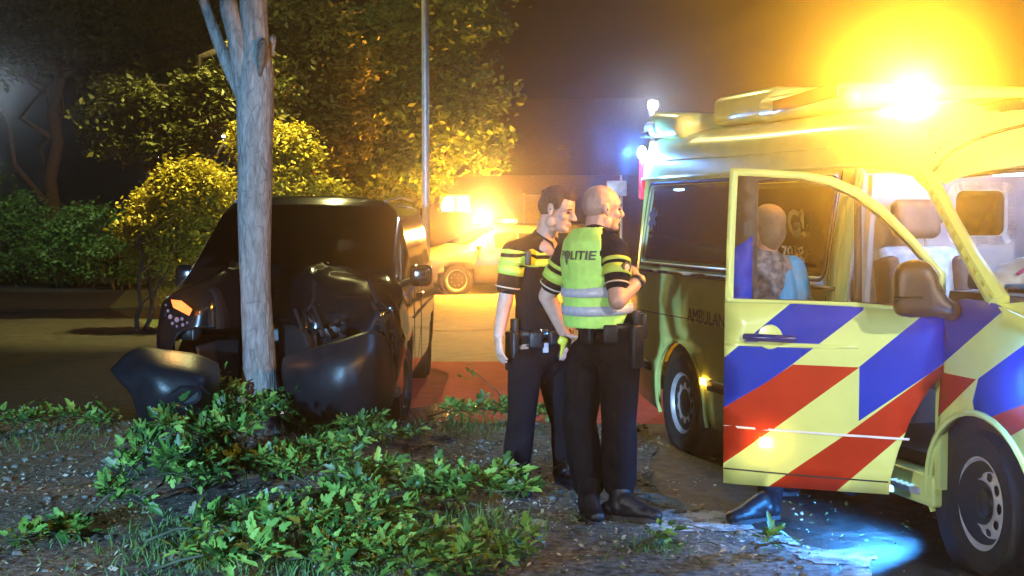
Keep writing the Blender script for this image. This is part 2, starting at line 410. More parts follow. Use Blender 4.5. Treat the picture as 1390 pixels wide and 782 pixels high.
# ---------------------------------------------------------------- houses far behind
M['brick'] = mat('dark brown brick', (.10, .06, .045), .85, var=.3, scale=12)
M['tile'] = mat('dark roof tiles', (.05, .04, .04), .7, var=.3, scale=10)
M['litwin'] = glow('lit room behind blinds', (.78, .74, 1), 1.25)
M['palewall'] = mat('pale painted door', (.6, .55, .52), .6, var=.08)
Y0 = 56
hb = thing('house', 'dark house with two lit windows behind the patrol car', 'house', (0, 0, 0))
def hp(px, py, Y=Y0): return at(px, py, Y)
xa, xb = hp(560, 300).x, hp(880, 300).x
MB().box(((xa + xb) / 2, Y0 + 4, 1.6), (xb - xa, 8, 3.2)).build('wall', M['brick'], hb, smooth=False)
rf = MB().add([(xa - .3, Y0 - .4, 3.2), (xb + .3, Y0 - .4, 3.2), (xb + .3, Y0 + 4, 6.6), (xa - .3, Y0 + 4, 6.6), (xa - .3, Y0 + 8.4, 3.2), (xb + .3, Y0 + 8.4, 3.2)], [(0, 1, 2, 3), (3, 2, 5, 4), (0, 3, 4), (1, 5, 2), (0, 4, 5, 1)]).build('roof', M['tile'], hb, smooth=False)
a, b = hp(757, 221), hp(776, 207)
MB().box(((a.x + b.x) / 2, Y0 + .75, 4.1), (b.x - a.x, .12, .5), Matrix.Rotation(rad(-38), 3, 'X')).build('skylight', M['litwin'] and M['palewall'], rf, smooth=False)
for x0, x1, y0, y1 in ((599, 617, 266, 287), (620, 637, 266, 287)):
    a, b = hp(x0, y1), hp(x1, y0); cx, cz = (a.x + b.x) / 2, (a.z + b.z) / 2; ww, hh = b.x - a.x, b.z - a.z
    f = MB()
    for dx in (-1, 1): f.box((cx + dx * (ww / 2 + .03), Y0 - .04, cz), (.06, .1, hh + .12))
    for dz in (-1, 1): f.box((cx, Y0 - .041, cz + dz * (hh / 2 + .03)), (ww, .1, .06))
    f = f.build('window', M['white'], hb, smooth=False)
    MB().box((cx, Y0 - .012, cz), (ww, .03, hh)).build('pane', M['litwin'], f, smooth=False)
a, b = hp(713, 330), hp(736, 264)
dr = MB().box(((a.x + b.x) / 2, Y0 - .05, (b.z) / 2), (b.x - a.x, .1, b.z)).build('door', M['palewall'], hb, smooth=False)
MB().box((a.x - .05, Y0 - .06, b.z / 2), (.1, .14, b.z + .1)).build('door_frame', M['white'], dr, smooth=False)
# a sign on a thin post beside the ambulance rear
p = at(843, 330, 24)
sg = thing('road_sign', 'thin post with a small grey sign board between the officers and ambulance', 'sign', (p.x, 24, 0))
MB().tube([(0, 0, 0), (0, 0, 2.35)], .022, 8).build('post', M['galv'], sg)
MB().rbox((-.08, -.04, 2.12), (.34, .02, .26), .008, 2).build('sign_board', M['galv'], sg)
# ---------------------------------------------------------------- trees and bushes
M['bark'] = mat('smooth grey bark', (.12, .115, .11), .9, col2=(.22, .212, .205), scale=16, bump=1, bscale=24, detail=12, spec=.2)
t_ = M['bark'].node_tree          # stretch the bark pattern along the trunk and add fine cracks
_tc = [n for n in t_.nodes if n.type == 'TEX_COORD'][0]; _mp = t_.nodes.new('ShaderNodeMapping'); _mp.inputs['Scale'].default_value = (2.2, 2.2, .55)
t_.links.new(_tc.outputs['Object'], _mp.inputs['Vector'])
for _n in [n for n in t_.nodes if n.type == 'TEX_NOISE']: t_.links.new(_mp.outputs[0], _n.inputs['Vector'])
_vo = t_.nodes.new('ShaderNodeTexVoronoi'); _vo.feature = 'DISTANCE_TO_EDGE'; _vo.inputs['Scale'].default_value = 9; t_.links.new(_mp.outputs[0], _vo.inputs['Vector'])
_cr = t_.nodes.new('ShaderNodeValToRGB'); _cr.color_ramp.elements[0].position = .0; _cr.color_ramp.elements[1].position = .05; _cr.color_ramp.elements[0].color = (.62, .62, .62, 1)
t_.links.new(_vo.outputs['Distance'], _cr.inputs[0]); _b = t_.nodes['Principled BSDF']; _mx = t_.nodes.new('ShaderNodeMix'); _mx.data_type = 'RGBA'; _mx.blend_type = 'MULTIPLY'; _mx.inputs[0].default_value = 1
t_.links.new(_b.inputs['Base Color'].links[0].from_socket, _mx.inputs[6]); t_.links.new(_cr.outputs[0], _mx.inputs[7]); t_.links.new(_mx.outputs[2], _b.inputs['Base Color'])
M['scar'] = mat('dark bark scar', (.045, .04, .035), .95, col2=(.10, .09, .075), scale=26, bump=1, bscale=50)
M['darkbark'] = mat('dark bark', (.06, .045, .035), .9, var=.3, scale=14, bump=.8, bscale=40)
LM = {'hedge': leafmat('hedge leaves', (.045, .12, .018), (.10, .21, .04)), 'yel': leafmat('light leaves', (.20, .17, .012), (.44, .36, .03)),  # the yellow set has lamplight put into its leaf colour
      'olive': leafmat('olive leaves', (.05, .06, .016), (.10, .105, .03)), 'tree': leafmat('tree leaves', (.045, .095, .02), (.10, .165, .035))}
def leaf_cloud(mb, blobs, n, size, rnd, droop=.3, var=.5):
    tot = sum(b[1][0] * b[1][1] * b[1][2] for b in blobs)
    for c, r in blobs:
        k = int(n * r[0] * r[1] * r[2] / tot); c = V(c)
        sub = []
        for _ in range(max(5, int(k / 60))):
            d = V(rnd.gauss(0, 1), rnd.gauss(0, 1), rnd.gauss(0, 1)).normalized() * rnd.uniform(.45, 1.0)
            sub.append((V(d.x * r[0], d.y * r[1], d.z * r[2]), rnd.uniform(.12, .3) * (r[0] + r[2]) / 2))
        for _ in range(k):
            s, q = rnd.choice(sub)
            p = c + s + V(rnd.gauss(0, q), rnd.gauss(0, q), rnd.gauss(0, q * .6))
            L = size * rnd.uniform(1 - var, 1 + var)
            d = V(rnd.gauss(0, 1), rnd.gauss(0, 1), rnd.gauss(-droop, .5)).normalized(); a, b, _ = basis(d)
            th = rnd.uniform(-1, 1); w = (a * math.cos(th) + b * math.sin(th)) * L * .3; nn = d.cross(w).normalized() * L * .08
            mb.add([p, p + d * L * .5 + w + nn, p + d * L, p + d * L * .5 - w + nn], [(0, 1, 2), (0, 2, 3)])
def limb(mb, p0, p1, r0, r1, rnd, k=6, bend=.12, seg=8):
    p0, p1 = V(p0), V(p1); L = (p1 - p0).length; pts = [p0]
    for i in range(1, k): pts.append(p0.lerp(p1, i / k) + V(rnd.gauss(0, 1), rnd.gauss(0, 1), rnd.gauss(0, .5)) * L * bend / k * 2)
    pts.append(p1); mb.tube(pts, [lerp(r0, r1, i / k) for i in range(k + 1)], seg); return pts
def tree(name, label, cat, base, trunk_top, r, blobs, n, size, leaf, seed, group=None, limbs=6, stems=1, bark='darkbark', droop=.3):
    rnd = random.Random(seed); base = V(base); t = thing(name, label, cat, base, 0, group); tb = MB()
    for s in range(stems):
        off = V(rnd.uniform(-.3, .3), rnd.uniform(-.3, .3), 0) * (stems > 1)
        pts = limb(tb, off, V(trunk_top) - base + off * 2, r, r * .5, rnd, 7, .1, 10)
        for i in range(limbs):
            c, rr = blobs[i % len(blobs)]; q = pts[rnd.randint(2, len(pts) - 1)]
            limb(tb, q, V(c) - base + V(rnd.uniform(-.5, .5) * rr[0], rnd.uniform(-.5, .5) * rr[1], rnd.uniform(-.3, .6) * rr[2]), r * .4, r * .08, rnd, 5, .2, 6)
    tb.build('trunk' if r > .05 else 'stem', M[bark], t, fix=False, sharp=0)
    lb = MB(); leaf_cloud(lb, [(V(c) - base, rr) for c, rr in blobs], n, size, rnd, droop)
    lb.build('crown' if cat == 'tree' else 'foliage', LM[leaf], t, smooth=False, fix=False); return t
def bl(px, py, Y, rx, rz, ry=None):
    s = Y / F; return (at(px, py, Y), (rx * s, ry if ry else rx * s * .8, rz * s))
def g0(px, Y): p = at(px, 300, Y); return (p.x, Y, 0)
HG = 'bushes along the far edge of the path'
tree('bush', 'green bush at the picture edge under the blue white lamp', 'bush', g0(20, 33), at(20, 330, 33), .04, [bl(25, 330, 33, 60, 55), bl(-40, 300, 33, 60, 80), bl(45, 290, 33, 28, 40)], 9000, .10, 'hedge', 1, HG, 6, 4)
tree('bush', 'low green bush with leaves down to the path in the middle of the hedge', 'bush', g0(95, 32), at(95, 340, 32), .04, [bl(80, 345, 32, 45, 42), bl(120, 330, 32, 45, 55), bl(100, 300, 32, 30, 32)], 9000, .10, 'hedge', 2, HG, 6, 4)
tree('bush', 'dark green bush beside the yellow lit tree', 'bush', g0(170, 31), at(165, 340, 31), .04, [bl(155, 350, 31, 40, 36), bl(185, 330, 31, 36, 45), bl(145, 305, 31, 22, 26)], 8000, .10, 'hedge', 3, HG, 6, 4)
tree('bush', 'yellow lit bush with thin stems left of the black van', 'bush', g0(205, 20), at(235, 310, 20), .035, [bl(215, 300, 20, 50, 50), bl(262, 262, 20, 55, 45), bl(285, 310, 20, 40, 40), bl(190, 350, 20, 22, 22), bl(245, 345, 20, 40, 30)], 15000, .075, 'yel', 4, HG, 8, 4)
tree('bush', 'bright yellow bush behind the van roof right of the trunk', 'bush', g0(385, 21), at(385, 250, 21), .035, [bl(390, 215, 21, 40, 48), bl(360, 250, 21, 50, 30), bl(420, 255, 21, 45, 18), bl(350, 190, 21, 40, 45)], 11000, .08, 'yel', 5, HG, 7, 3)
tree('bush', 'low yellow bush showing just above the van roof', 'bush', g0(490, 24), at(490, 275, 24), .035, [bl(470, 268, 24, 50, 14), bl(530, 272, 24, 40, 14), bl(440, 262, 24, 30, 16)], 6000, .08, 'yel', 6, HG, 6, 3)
TG = 'trees behind the crashed van'
tree('tree', 'drooping tree with olive leaves spreading left of the grey trunk', 'tree', g0(322, 22), at(318, 60, 22), .16, [bl(180, 140, 22, 70, 40), bl(150, 185, 22, 55, 28), bl(245, 175, 22, 60, 38), bl(280, 120, 22, 40, 40), bl(205, 205, 22, 50, 22), bl(330, 120, 22, 60, 60)], 11000, .11, 'olive', 11, TG, 10)
tree('tree', 'large leafy tree behind the street lamp pole', 'tree', g0(520, 30), at(520, 60, 30), .22, [bl(560, 60, 30, 90, 60), bl(640, 130, 30, 60, 50), bl(560, 170, 30, 100, 60), bl(500, 100, 30, 80, 70), bl(470, 200, 30, 70, 50), bl(600, 20, 30, 90, 50), bl(650, 200, 30, 50, 36), bl(540, 235, 30, 90, 30)], 34000, .15, 'tree', 12, TG, 14)
tree('tree', 'dim brownish tree filling the gap above the van roof', 'tree', g0(420, 27), at(420, 20, 27), .18, [bl(430, 80, 27, 60, 70), bl(400, 140, 27, 60, 50), bl(440, 180, 27, 70, 50), bl(390, 30, 27, 60, 50)], 13000, .13, 'olive', 13, TG, 9)
tree('tree', 'dark tree with a bare trunk behind the hedge', 'tree', g0(66, 40), at(66, 60, 40), .26, [bl(30, 60, 40, 90, 60), bl(110, 30, 40, 110, 50), bl(-30, 20, 40, 80, 60)], 9000, .2, 'olive', 14, TG, 8)
tree('tree', 'dark tall tree left of the navy gap in the sky', 'tree', g0(270, 44), at(260, 60, 44), .2, [bl(290, 50, 44, 60, 60), bl(250, 100, 44, 50, 40), bl(330, 40, 44, 70, 60), bl(150, 90, 44, 50, 50)], 9000, .2, 'olive', 15, TG, 8)
# the grey street tree the van hit
rnd = random.Random(5); TY = 10.45
tb = at(353, 572, TY); tb.z = 0
gt = thing('tree', 'smooth grey tree trunk the black van has crashed into', 'tree', tb)
pts = [(353, 590), (353, 560), (352, 535), (351, 470), (347, 400), (345, 320), (346, 240), (346, 150), (347, 100), (346, 60), (344, 0), (346, -60), (350, -140), (370, -320)]
rr = [.205, .150, .132, .122, .115, .117, .127, .138, .130, .108, .100, .092, .075, .03]
n, m = 90, 28; P = []; cs = [at(x, y, TY) - V(tb) for x, y in pts]; cs[0].z = -.05
for i in range(n + 1):
    u = i / n * (len(cs) - 1); k = min(int(u), len(cs) - 2); f = u - k
    c = crom(cs[max(k - 1, 0)], cs[k], cs[k + 1], cs[min(k + 2, len(cs) - 1)], f); r = lerp(rr[k], rr[k + 1], f); row = []
    for j in range(m + 1):
        a = 2 * math.pi * j / m; q = V(math.cos(a), math.sin(a), 0)
        w = 1 + .02 * noise.noise(V(q.x * 11, q.y * 11, c.z * 4)) + .05 * noise.noise(V(q.x * 2, q.y * 2, c.z * 1.5)) + .035 * noise.noise(V(q.x * 5, q.y * 5, c.z * 3))
        if c.z < .5: w += .35 * max(0, .5 - c.z) * abs(math.sin(a * 2.5 + 1)) ** 2
        row.append(c + q * r * w)
    P.append(row)
MB().grid(P).build('trunk', M['bark'], gt, sharp=0)
top = cs[-1]
def brk(pts, r, name='limb', m='bark', seg=14): return MB().tube([at(x, y, TY + d) - V(tb) for x, y, d in pts], r, seg).build(name, M[m], gt, sharp=0)
brk([(343, 190, .02), (338, 150, 0), (330, 100, -.02), (322, 50, -.03), (311, 12, -.05), (309, 0, -.06)], [.05, .085, .080, .074, .068, .060])
brk([(309, 0, -.06), (312, -60, 0), (300, -160, .1), (270, -300, .3)], [.062, .05, .04, .02])
brk([(352, 112, -.10), (354, 78, -.125), (356, 58, -.12), (357, 52, -.10)], [.01, .035, .035, .01], 'branch_scar', 'scar', 12)
brk([(366, 75, .02), (368, 60, .02), (372, 50, .0), (371, 55, 0)], [.03, .035, .02, .004], 'twig_stub', 'bark', 8)
brk([(338, 160, .1), (322, 118, .12), (305, 80, .12), (290, 40, .1), (276, 0, 0), (262, -50, -.1)], [.03, .048, .046, .042, .036, .03], 'limb', 'bark', 10)
cb = MB(); leaf_cloud(cb, [(at(250, -260, TY) - V(tb), (1.2, 1, .8)), (at(400, -360, TY) - V(tb), (1.4, 1.2, 1)), (at(330, -420, TY + .5) - V(tb), (1.2, 1, .9))], 2600, .12, rnd)
cb.build('crown', LM['tree'], gt, smooth=False, fix=False)
# ---------------------------------------------------------------- ambulance   (local: x forward from the front axle, y left, z up)
ATH = math.atan2(-.9632, .2686); AF = V(math.cos(ATH), math.sin(ATH), 0); AL = V(-math.sin(ATH), math.cos(ATH), 0)
A0 = V(2.15, 6.42, 0) + AL
am = thing('ambulance', 'lime yellow ambulance with blue and red stripes and its front door open', 'ambulance', A0, ATH)
def asd(px, py, y=-1.0):
    q = on_plane(px, py, A0 + AL * y, AL) - A0; return (q.dot(AF), q.z)
YW = [.2, .32, .55, .9, 1.25, 1.6, 1.95, 2.02]; YY = [.955, .985, 1.0, 1.005, .995, .95, .895, .885]
def nosey(x): return 0 if x < .25 else .26 * ((x - .25) / .75) ** 2
def yside(x, z, s=-1): return s * (interp(YW, YY, z) - nosey(x) - (0 if x > -4.3 else .05 * ((-4.3 - x) / .3) ** 2))
M['dark_in'] = mat('dark interior', (.03, .03, .033), .7)
M['cabin'] = mat('pale cabin lining', (.30, .32, .36), .6, var=.08)
M['seat'] = mat('light seat cloth', (.36, .42, .50), .7, var=.2, scale=20, bump=.2)
M['seatdark'] = mat('dark headrest cloth', (.03, .03, .036), .7, var=.2, scale=20)
M['yellow_in'] = M['yellow']
def arch(cx, cz, r, a0, a1, n=14): return [(cx + r * math.cos(rad(lerp(a0, a1, i / n))), cz + r * math.sin(rad(lerp(a0, a1, i / n)))) for i in range(n + 1)]
def side_part(name, outline, holes=(), regions=(), mats=None, s=-1, off=0, thick=.03, grid=.15, parent=None, yfun=None, maxseg=.09):
    ov, tr, mi = panel(outline, holes, regions, grid, maxseg)
    f = yfun or yside
    mb = MB(); mb.add([(p[0], f(p[0], p[1], s) + s * off, p[1]) for p in ov], tr, mi)
    o = mb.build(name, mats or M['yellow'], parent or am, sharp=0)
    # faces look outward
    me = o.data
    if me.polygons and sum(p.normal.y * p.area for p in me.polygons) * s < 0: me.flip_normals()
    if thick:
        q = o.modifiers.new('thickness', 'SOLIDIFY'); q.thickness = thick; q.offset = -1
    return o
SILL = .24; RX = -3.6
rear_arch = arch(RX, .345, .44, 180 + 14, -14)[::1]
front_arch = arch(0, .345, .42, 180 + 14, -14)
# rear side: from the rear end to the B pillar
body_r = [(-4.62, SILL + .1), (-4.1, SILL)] + rear_arch[1:-1] + [(-3.1, SILL), (-1.3, SILL), (-1.3, 1.95), (-4.62, 1.95)]
win_r = rrect(-4.46, 1.33, -2.75, 1.90, .06); win_m = rrect(-2.66, 1.33, -1.52, 1.88, .06)
side_part('side_wall', body_r, [win_r, win_m])
sw = side_part('window', rrect(-4.475, 1.315, -2.735, 1.915, .07), mats=M['tint'], off=-.012, thick=.004)
side_part('window', rrect(-2.675, 1.315, -1.505, 1.895, .07), mats=M['tint'], off=-.012, thick=.004)
for k, (x0, z0, x1, z1) in enumerate(((-4.475, 1.315, -2.735, 1.915), (-2.675, 1.315, -1.505, 1.895))):
    side_part('window_seal', rrect(x0 - .014, z0 - .014, x1 + .014, z1 + .014, .08), [rrect(x0 + .012, z0 + .012, x1 - .012, z1 - .012, .06)], mats=M['black'], off=.003, thick=.006)
# side mouldings, rail and seams
side_part('moulding', [(-4.5, 1.255), (-1.32, 1.262), (-1.32, 1.285), (-4.5, 1.28)], mats=M['black'], off=.006, thick=.012)
side_part('moulding', [(-3.08, .50), (-1.32, .50), (-1.32, .57), (-3.08, .57)], mats=M['plastic'], off=.014, thick=.02)
side_part('moulding', [(-4.58, .55), (-4.13, .52), (-4.13, .58), (-4.58, .62)], mats=M['plastic'], off=.014, thick=.02)
for x in (-2.71, -1.47): side_part('seam', [(x - .004, .3), (x + .004, .3), (x + .004, 1.93), (x - .004, 1.93)], mats=M['black'], off=.001, thick=.003, parent=am)
side_part('seam', [(-4.5, .955), (-2.72, .955), (-2.72, .962), (-4.5, .962)], mats=M['black'], off=.001, thick=.003)
MB().tube([V(-2.62, -1.015, 1.16), V(-2.5, -1.04, 1.16), V(-2.42, -1.015, 1.16)], .016, 8).build('handle', M['plastic'], am)
x_, z_ = asd(957, 518)
mk = MB().rbox((x_, -1.012, z_), (.09, .02, .05), .008, 2).build('side_marker', glow('amber marker', (1, .55, .08), 14), am)
side_part('sill', [(-3.1, .13), (-1.28, .13), (-1.28, SILL), (-3.1, SILL)], mats=M['plastic'], off=-.03, thick=.04)
# lettering on the side
FONT_M = {}
def text(name, s, size, loc, rot, m, parent, ext=.002, align='CENTER', sx=1, bold=0):
    c = D.curves.new(name, 'FONT'); c.body = s; c.size = size; c.extrude = ext; c.align_x = align; c.align_y = 'CENTER'; c.resolution_u = 3; c.offset = bold
    o = D.objects.new('tmp', c); C.objects.link(o); bpy.context.view_layer.update()
    me = D.meshes.new_from_object(o.evaluated_get(bpy.context.evaluated_depsgraph_get())); D.objects.remove(o)
    me.materials.clear(); me.materials.append(m)
    p = link(name, me, parent); p.location = loc; p.rotation_euler = rot; p.scale = (sx, 1, 1); return p
M['ink'] = mat('dark lettering film', (.02, .03, .05), .4)
M['paleink'] = mat('pale lettering film', (.75, .74, .72), .4)
# text runs towards the front on this side, so local text x maps to +x
RZ = (rad(90), 0, 0)
text('lettering', 'AMBULANCE', .135, (-3.42, -1.013, .985), (rad(90), 0, 0), M['ink'], am, align='LEFT')
text('lettering', 'G!', .22, (-2.01, -.962, 1.625), (rad(98), 0, 0), M['paleink'], am, align='LEFT', bold=.004)
text('lettering', 'zorg', .15, (-2.04, -.982, 1.475), (rad(98), 0, 0), M['paleink'], am, align='LEFT')
# pale six pointed star emblem with a staff
x_, z_ = asd(891, 297, -.93)
sm = MB()
for k in range(3):
    R_ = Matrix.Rotation(rad(60 * k), 3, 'Y'); sm.box((x_, -.958 - .0006 * k, z_), (.035, .003, .17), Matrix.Rotation(rad(-8), 3, 'X') @ R_)
sm.build('emblem', mat('pale blue emblem film', (.16, .20, .34), .4), am, smooth=False)

# rear end, floor, far side
MB().add([(-4.63, -.93, .32), (-4.63, .93, .32), (-4.63, .93, 1.3), (-4.63, -.93, 1.3), (-4.60, .84, 2.25), (-4.60, -.84, 2.25)], [(0, 3, 2, 1), (3, 5, 4, 2)]).build('rear_wall', M['yellow'], am, smooth=False)
MB().rbox((-4.68, 0, .42), (.16, 1.9, .22), .04).build('rear_bumper', M['plastic'], am)
MB().box((-2.1, 0, .45), (4.9, 1.78, .06)).box((-.0, 0, .30), (1.4, 1.1, .14)).build('floor', M['dark_in'], am, smooth=False)
MB().box((-2.2, 0, .28), (3.9, 1.2, .16)).build('chassis', M['black'], am, smooth=False)
body_l = [(-4.62, SILL + .1), (-4.1, SILL)] + rear_arch[1:-1] + [(-3.1, SILL), (-.42, SILL)] + front_arch[1:4] + [(-.32, .75), (-.3, 1.25), (-.03, 1.31), (-.7, 1.87), (-1.0, 1.95), (-4.62, 1.95)]
win_l = rrect(-1.22, 1.33, -.72, 1.78, .05)
side_part('side_wall', body_l, [win_l], s=1)
side_part('window', rrect(-1.24, 1.31, -.70, 1.80, .06), mats=M['tint'], s=1, off=-.004, thick=.004)
side_part('window_frame', rrect(-1.30, 1.26, -.64, 1.85, .09), [rrect(-1.21, 1.34, -.73, 1.77, .05)], mats=M['cabin'], s=1, off=-.045, thick=.02)
# roof
RST = [(-4.62, [(.885, 1.95), (.868, 2.10), (.80, 2.24), (.62, 2.32), (.3, 2.36), (0, 2.37)]),
       (-3.0, [(.893, 1.95), (.872, 2.08), (.815, 2.20), (.64, 2.29), (.3, 2.335), (0, 2.345)]),
       (-1.6, [(.893, 1.95), (.868, 2.08), (.81, 2.20), (.63, 2.29), (.3, 2.33), (0, 2.34)]),
       (-1.1, [(.89, 1.94), (.862, 2.05), (.795, 2.17), (.61, 2.265), (.3, 2.31), (0, 2.325)]),
       (-.80, [(.872, 1.885), (.835, 1.97), (.765, 2.08), (.58, 2.185), (.3, 2.24), (0, 2.255)]),
       (-.62, [(.845, 1.855), (.80, 1.905), (.72, 1.96), (.55, 2.03), (.3, 2.085), (0, 2.10)]),
       (-.56, [(.835, 1.835), (.78, 1.865), (.70, 1.89), (.54, 1.92), (.3, 1.95), (0, 1.96)])]
def rowp(x, pr, bow):
    h = [V(x + bow * (1 - (y / .87) ** 2), -y, z) for y, z in pr]; return h + [V(p.x, -p.y, p.z) for p in h[::-1][1:]]
P = refine([rowp(x, pr, 0 if x < -1.3 else (.05 if x < -1 else .17)) for x, pr in RST], 5, 3)
MB().grid(P).build('roof', M['yellow'], am, sharp=50)
for s in (-1, 1):
    MB().tube([V(x, s * (interp([-4.6, -1.1, -.7], [.893, .897, .878], x) + .006), interp([-4.6, -1.3, -1.1, -.72], [1.955, 1.955, 1.945, 1.885], x)) for x in (-4.6, -3.5, -2.5, -1.5, -1.1, -.72)], .013, 6).build('gutter', M['yellow'], am)
    MB().tube([V(x, s * .874, z) for x, z in ((-4.5, 2.09), (-3, 2.075), (-1.7, 2.07))], .006, 6).build('roof_seam', M['yellow'], am)
# rear corner fairings with blue and white lamps
M['bluelamp'] = glow('blue strobe', (.16, .42, 1), 420); M['whitelamp'] = glow('white work lamp', (.80, .88, 1), 90)
M['redlamp'] = mat('red lens', (.55, .02, .03), .2, emit=(1, .05, .08), estr=.8)
for s in (-1, 1):
    f = MB().rbox((-4.36, s * .62, 2.36), (.66, .44, .20), .085, 4, Matrix.Rotation(rad(5), 3, 'Y')).build('lamp_housing', M['yellow'], am, sharp=60)
    MB().rbox((-4.60, s * .68, 2.345), (.24, .36, .13), .05, 3).build('clear_lens', M['white'], f)
    MB().rbox((-4.655, s * .72, 2.30), (.16, .32, .05), .02, 3).build('black_band', M['black'], f)
    b = MB().ell((-4.60, s * .905, 2.16), (.055, .03, .05)).build('blue_strobe', M['bluelamp'], am)
    MB().rbox((-4.645, s * .885, 1.96), (.05, .05, .32), .02, 3).build('tail_light', M['redlamp'], am)
bl_ = A0 + AF * -4.62 + AL * -.99 + V(0, 0, 2.16)
lamp('blue_strobe_light', 'POINT', bl_, 30, (.10, .34, 1), .04)
lamp('blue_strobe_light', 'SPOT', bl_ + V(-.02, -.10, 0), 130, (.03, .20, 1), .03, aim=(-.6, 0, 2.2), spot=40, blend=.9)
MB().rbox((.42, -.985, .93), (.10, .04, .05), .015, 3).build('side_strobe', M['bluelamp'], am)
lamp('blue_strobe_light', 'POINT', A0 + AF * .44 + AL * -1.06 + V(0, 0, .93), 14, (.06, .26, 1), .03)
# roof boxes
MB().rbox((-3.42, 0, 2.43), (1.0, 1.26, .22), .075, 4).build('roof_box', M['yellow'], am, sharp=60)
hs = MB().rbox((-2.45, 0, 2.385), (1.25, 1.36, .17), .075, 4).build('light_housing', M['yellow'], am, sharp=60)
for s in (-1, 1): MB().rbox((-2.35, s * .685, 2.405), (.86, .02, .085), .009, 2, Matrix.Rotation(rad(-3), 3, 'Y')).build('amber_lens', mat('amber lens', (.28, .10, .02), .15), hs)
MB().tube([(-.98, .1, 2.30), (-.98, .1, 2.62)], .008, 6).build('aerial', M['black'], am)
# forehead: dark lens panels above the windscreen
M['lensblue'] = mat('dark blue lens', (.03, .035, .06), .1, coat=1)
def rs(x, y):      # roof surface height at x,y
    zs = [interp([-p[0] for p in pr[::-1]][::-1] and [p[0] for p in pr[::-1]], [p[1] for p in pr[::-1]], abs(y)) for _, pr in RST]
    return interp([q[0] for q in RST], zs, x - (.17 if x > -.95 else .05) * (1 - (y / .87) ** 2))
fp = MB(); Pg = [[V(x, y, rs(x, y) + .012) for x in (-.83, -.78, -.72, -.66, -.60)] for y in [i * .1 - .5 for i in range(11)]]
fp.grid(Pg).build('front_lens', M['lensblue'], am, sharp=60)
for s in (-1, 1):
    Pg = [[V(lerp(-1.12, -.70, u), s * lerp(.74 - .02 * u, .80 - .06 * (1 - u), v), 0) for u in (0, .25, .5, .75, 1)] for v in (0, .35, .7, 1)]
    for r_ in Pg:
        for p in r_: p.z = rs(p.x, p.y) + .012
    MB().grid(Pg).build('corner_lens', M['lensblue'], am, sharp=60)
# the beacon
M['beacon'] = glow('amber beacon', (1, .42, .025), BEACON)
bx, bz = asd(1235, 140, -.62)
bc = MB().lathe([(.085, -.10), (.09, -.07), (.08, -.05)], (bx, -.62, bz), seg=20).build('beacon_base', M['black'], am)
MB().lathe([(.078, -.05), (.08, .02), (.066, .065), (.03, .085), (.001, .09)], (bx, -.62, bz), seg=20).build('beacon_dome', M['beacon'], bc)
# A pillars, windscreen, bonnet, front
YB = lambda x: .0
M['tape'] = mat('pale yellow tape', (.55, .56, .12), .4)
def front_bow(y): return .30 * (1 - (y / .93) ** 2)
ws = []
for i in range(13):
    y = lerp(-1, 1, i / 12); row = []
    for j in range(6):
        v = j / 5; row.append(V(lerp(.04, -.66, v) + lerp(.30, .17, v) * (1 - y * y), y * lerp(.925, .815, v), lerp(1.285, 1.865, v) + lerp(.0, .06, v) * (1 - y * y)))
    ws.append(row)
MB().grid(ws).build('windscreen', M['glass'], am, sharp=0)
MB().tube([r_[0] + V(0, .012, .01) for r_ in [ws[0]]] + ws[0][1:] + [c[5] for c in ws[1:]] + ws[12][::-1][1:], .013, 6).build('windscreen_seal', M['black'], am)
MB().tube(P[23][1:-1], .010, 6).build('roof_lip_seam', M['black'], am)
for s in (-1, 1):
    pp = [V(.07, s * .945, 1.285), V(-.16, s * .935, 1.475), V(-.40, s * .905, 1.67), V(-.60, s * .872, 1.83), V(-.72, s * .865, 1.90)]
    MB().tube(pp, [.052, .042, .039, .042, .048], 8).build('windscreen_pillar', M['yellow'], am)
    # chequered reflective squares along the pillar
    for k in range(11):
        u = k / 11 * .8 + .02; i = int(u * 4); f_ = u * 4 - i; c = pp[i].lerp(pp[i + 1], f_); d = (pp[i + 1] - pp[i]).normalized()
        R_ = d.to_track_quat('X', 'Z').to_matrix()
        MB().box(c + V(.012, s * .042, .010), (.030, .006, .026), R_).build('reflective_tape', M['tape'], am, smooth=False)
hood = []
for i in range(9):
    u = i / 8; x0 = lerp(.04, .92, u); row = []
    for j in range(13):
        y = lerp(-1, 1, j / 12)
        z = lerp(1.285, 1.0, u ** 1.5) + .03 * (1 - y * y) - .05 * max(0, abs(y) - .85) / .15 * (1 if u > 0 else .3)
        row.append(V(x0 + lerp(.30, .12, u) * (1 - y * y), y * (lerp(.975, .80, u ** 2)), z))
    hood.append(row)
MB().grid(hood).build('bonnet', M['yellow'], am, sharp=0)
for j in (0, 12): MB().tube([r_[j] + V(0, -.004 if j == 0 else .004, -.004) for r_ in hood], .006, 6).build('bonnet_seam', M['black'], am)
nose = []
for i, (z, k, dx) in enumerate(((1.0, .80, .0), (.92, .82, .05), (.7, .86, .08), (.5, .90, .11), (.3, .90, .06))):
    nose.append([V(.92 + dx + .12 * (1 - y * y), y * k, z) for y in [j / 6 - 1 for j in range(13)]])
MB().grid(nose).build('front_panel', M['yellow'], am, sharp=0)
MB().rbox((1.06, 0, .74), (.12, 1.0, .3), .03).build('grille', M['black'], am)
for s in (-1, 1): MB().rbox((.93, s * .68, .86), (.2, .26, .24), .05).build('headlight', M['white'], am)
MB().rbox((.98, 0, .36), (.24, 1.7, .22), .06).build('front_bumper', M['plastic'], am)
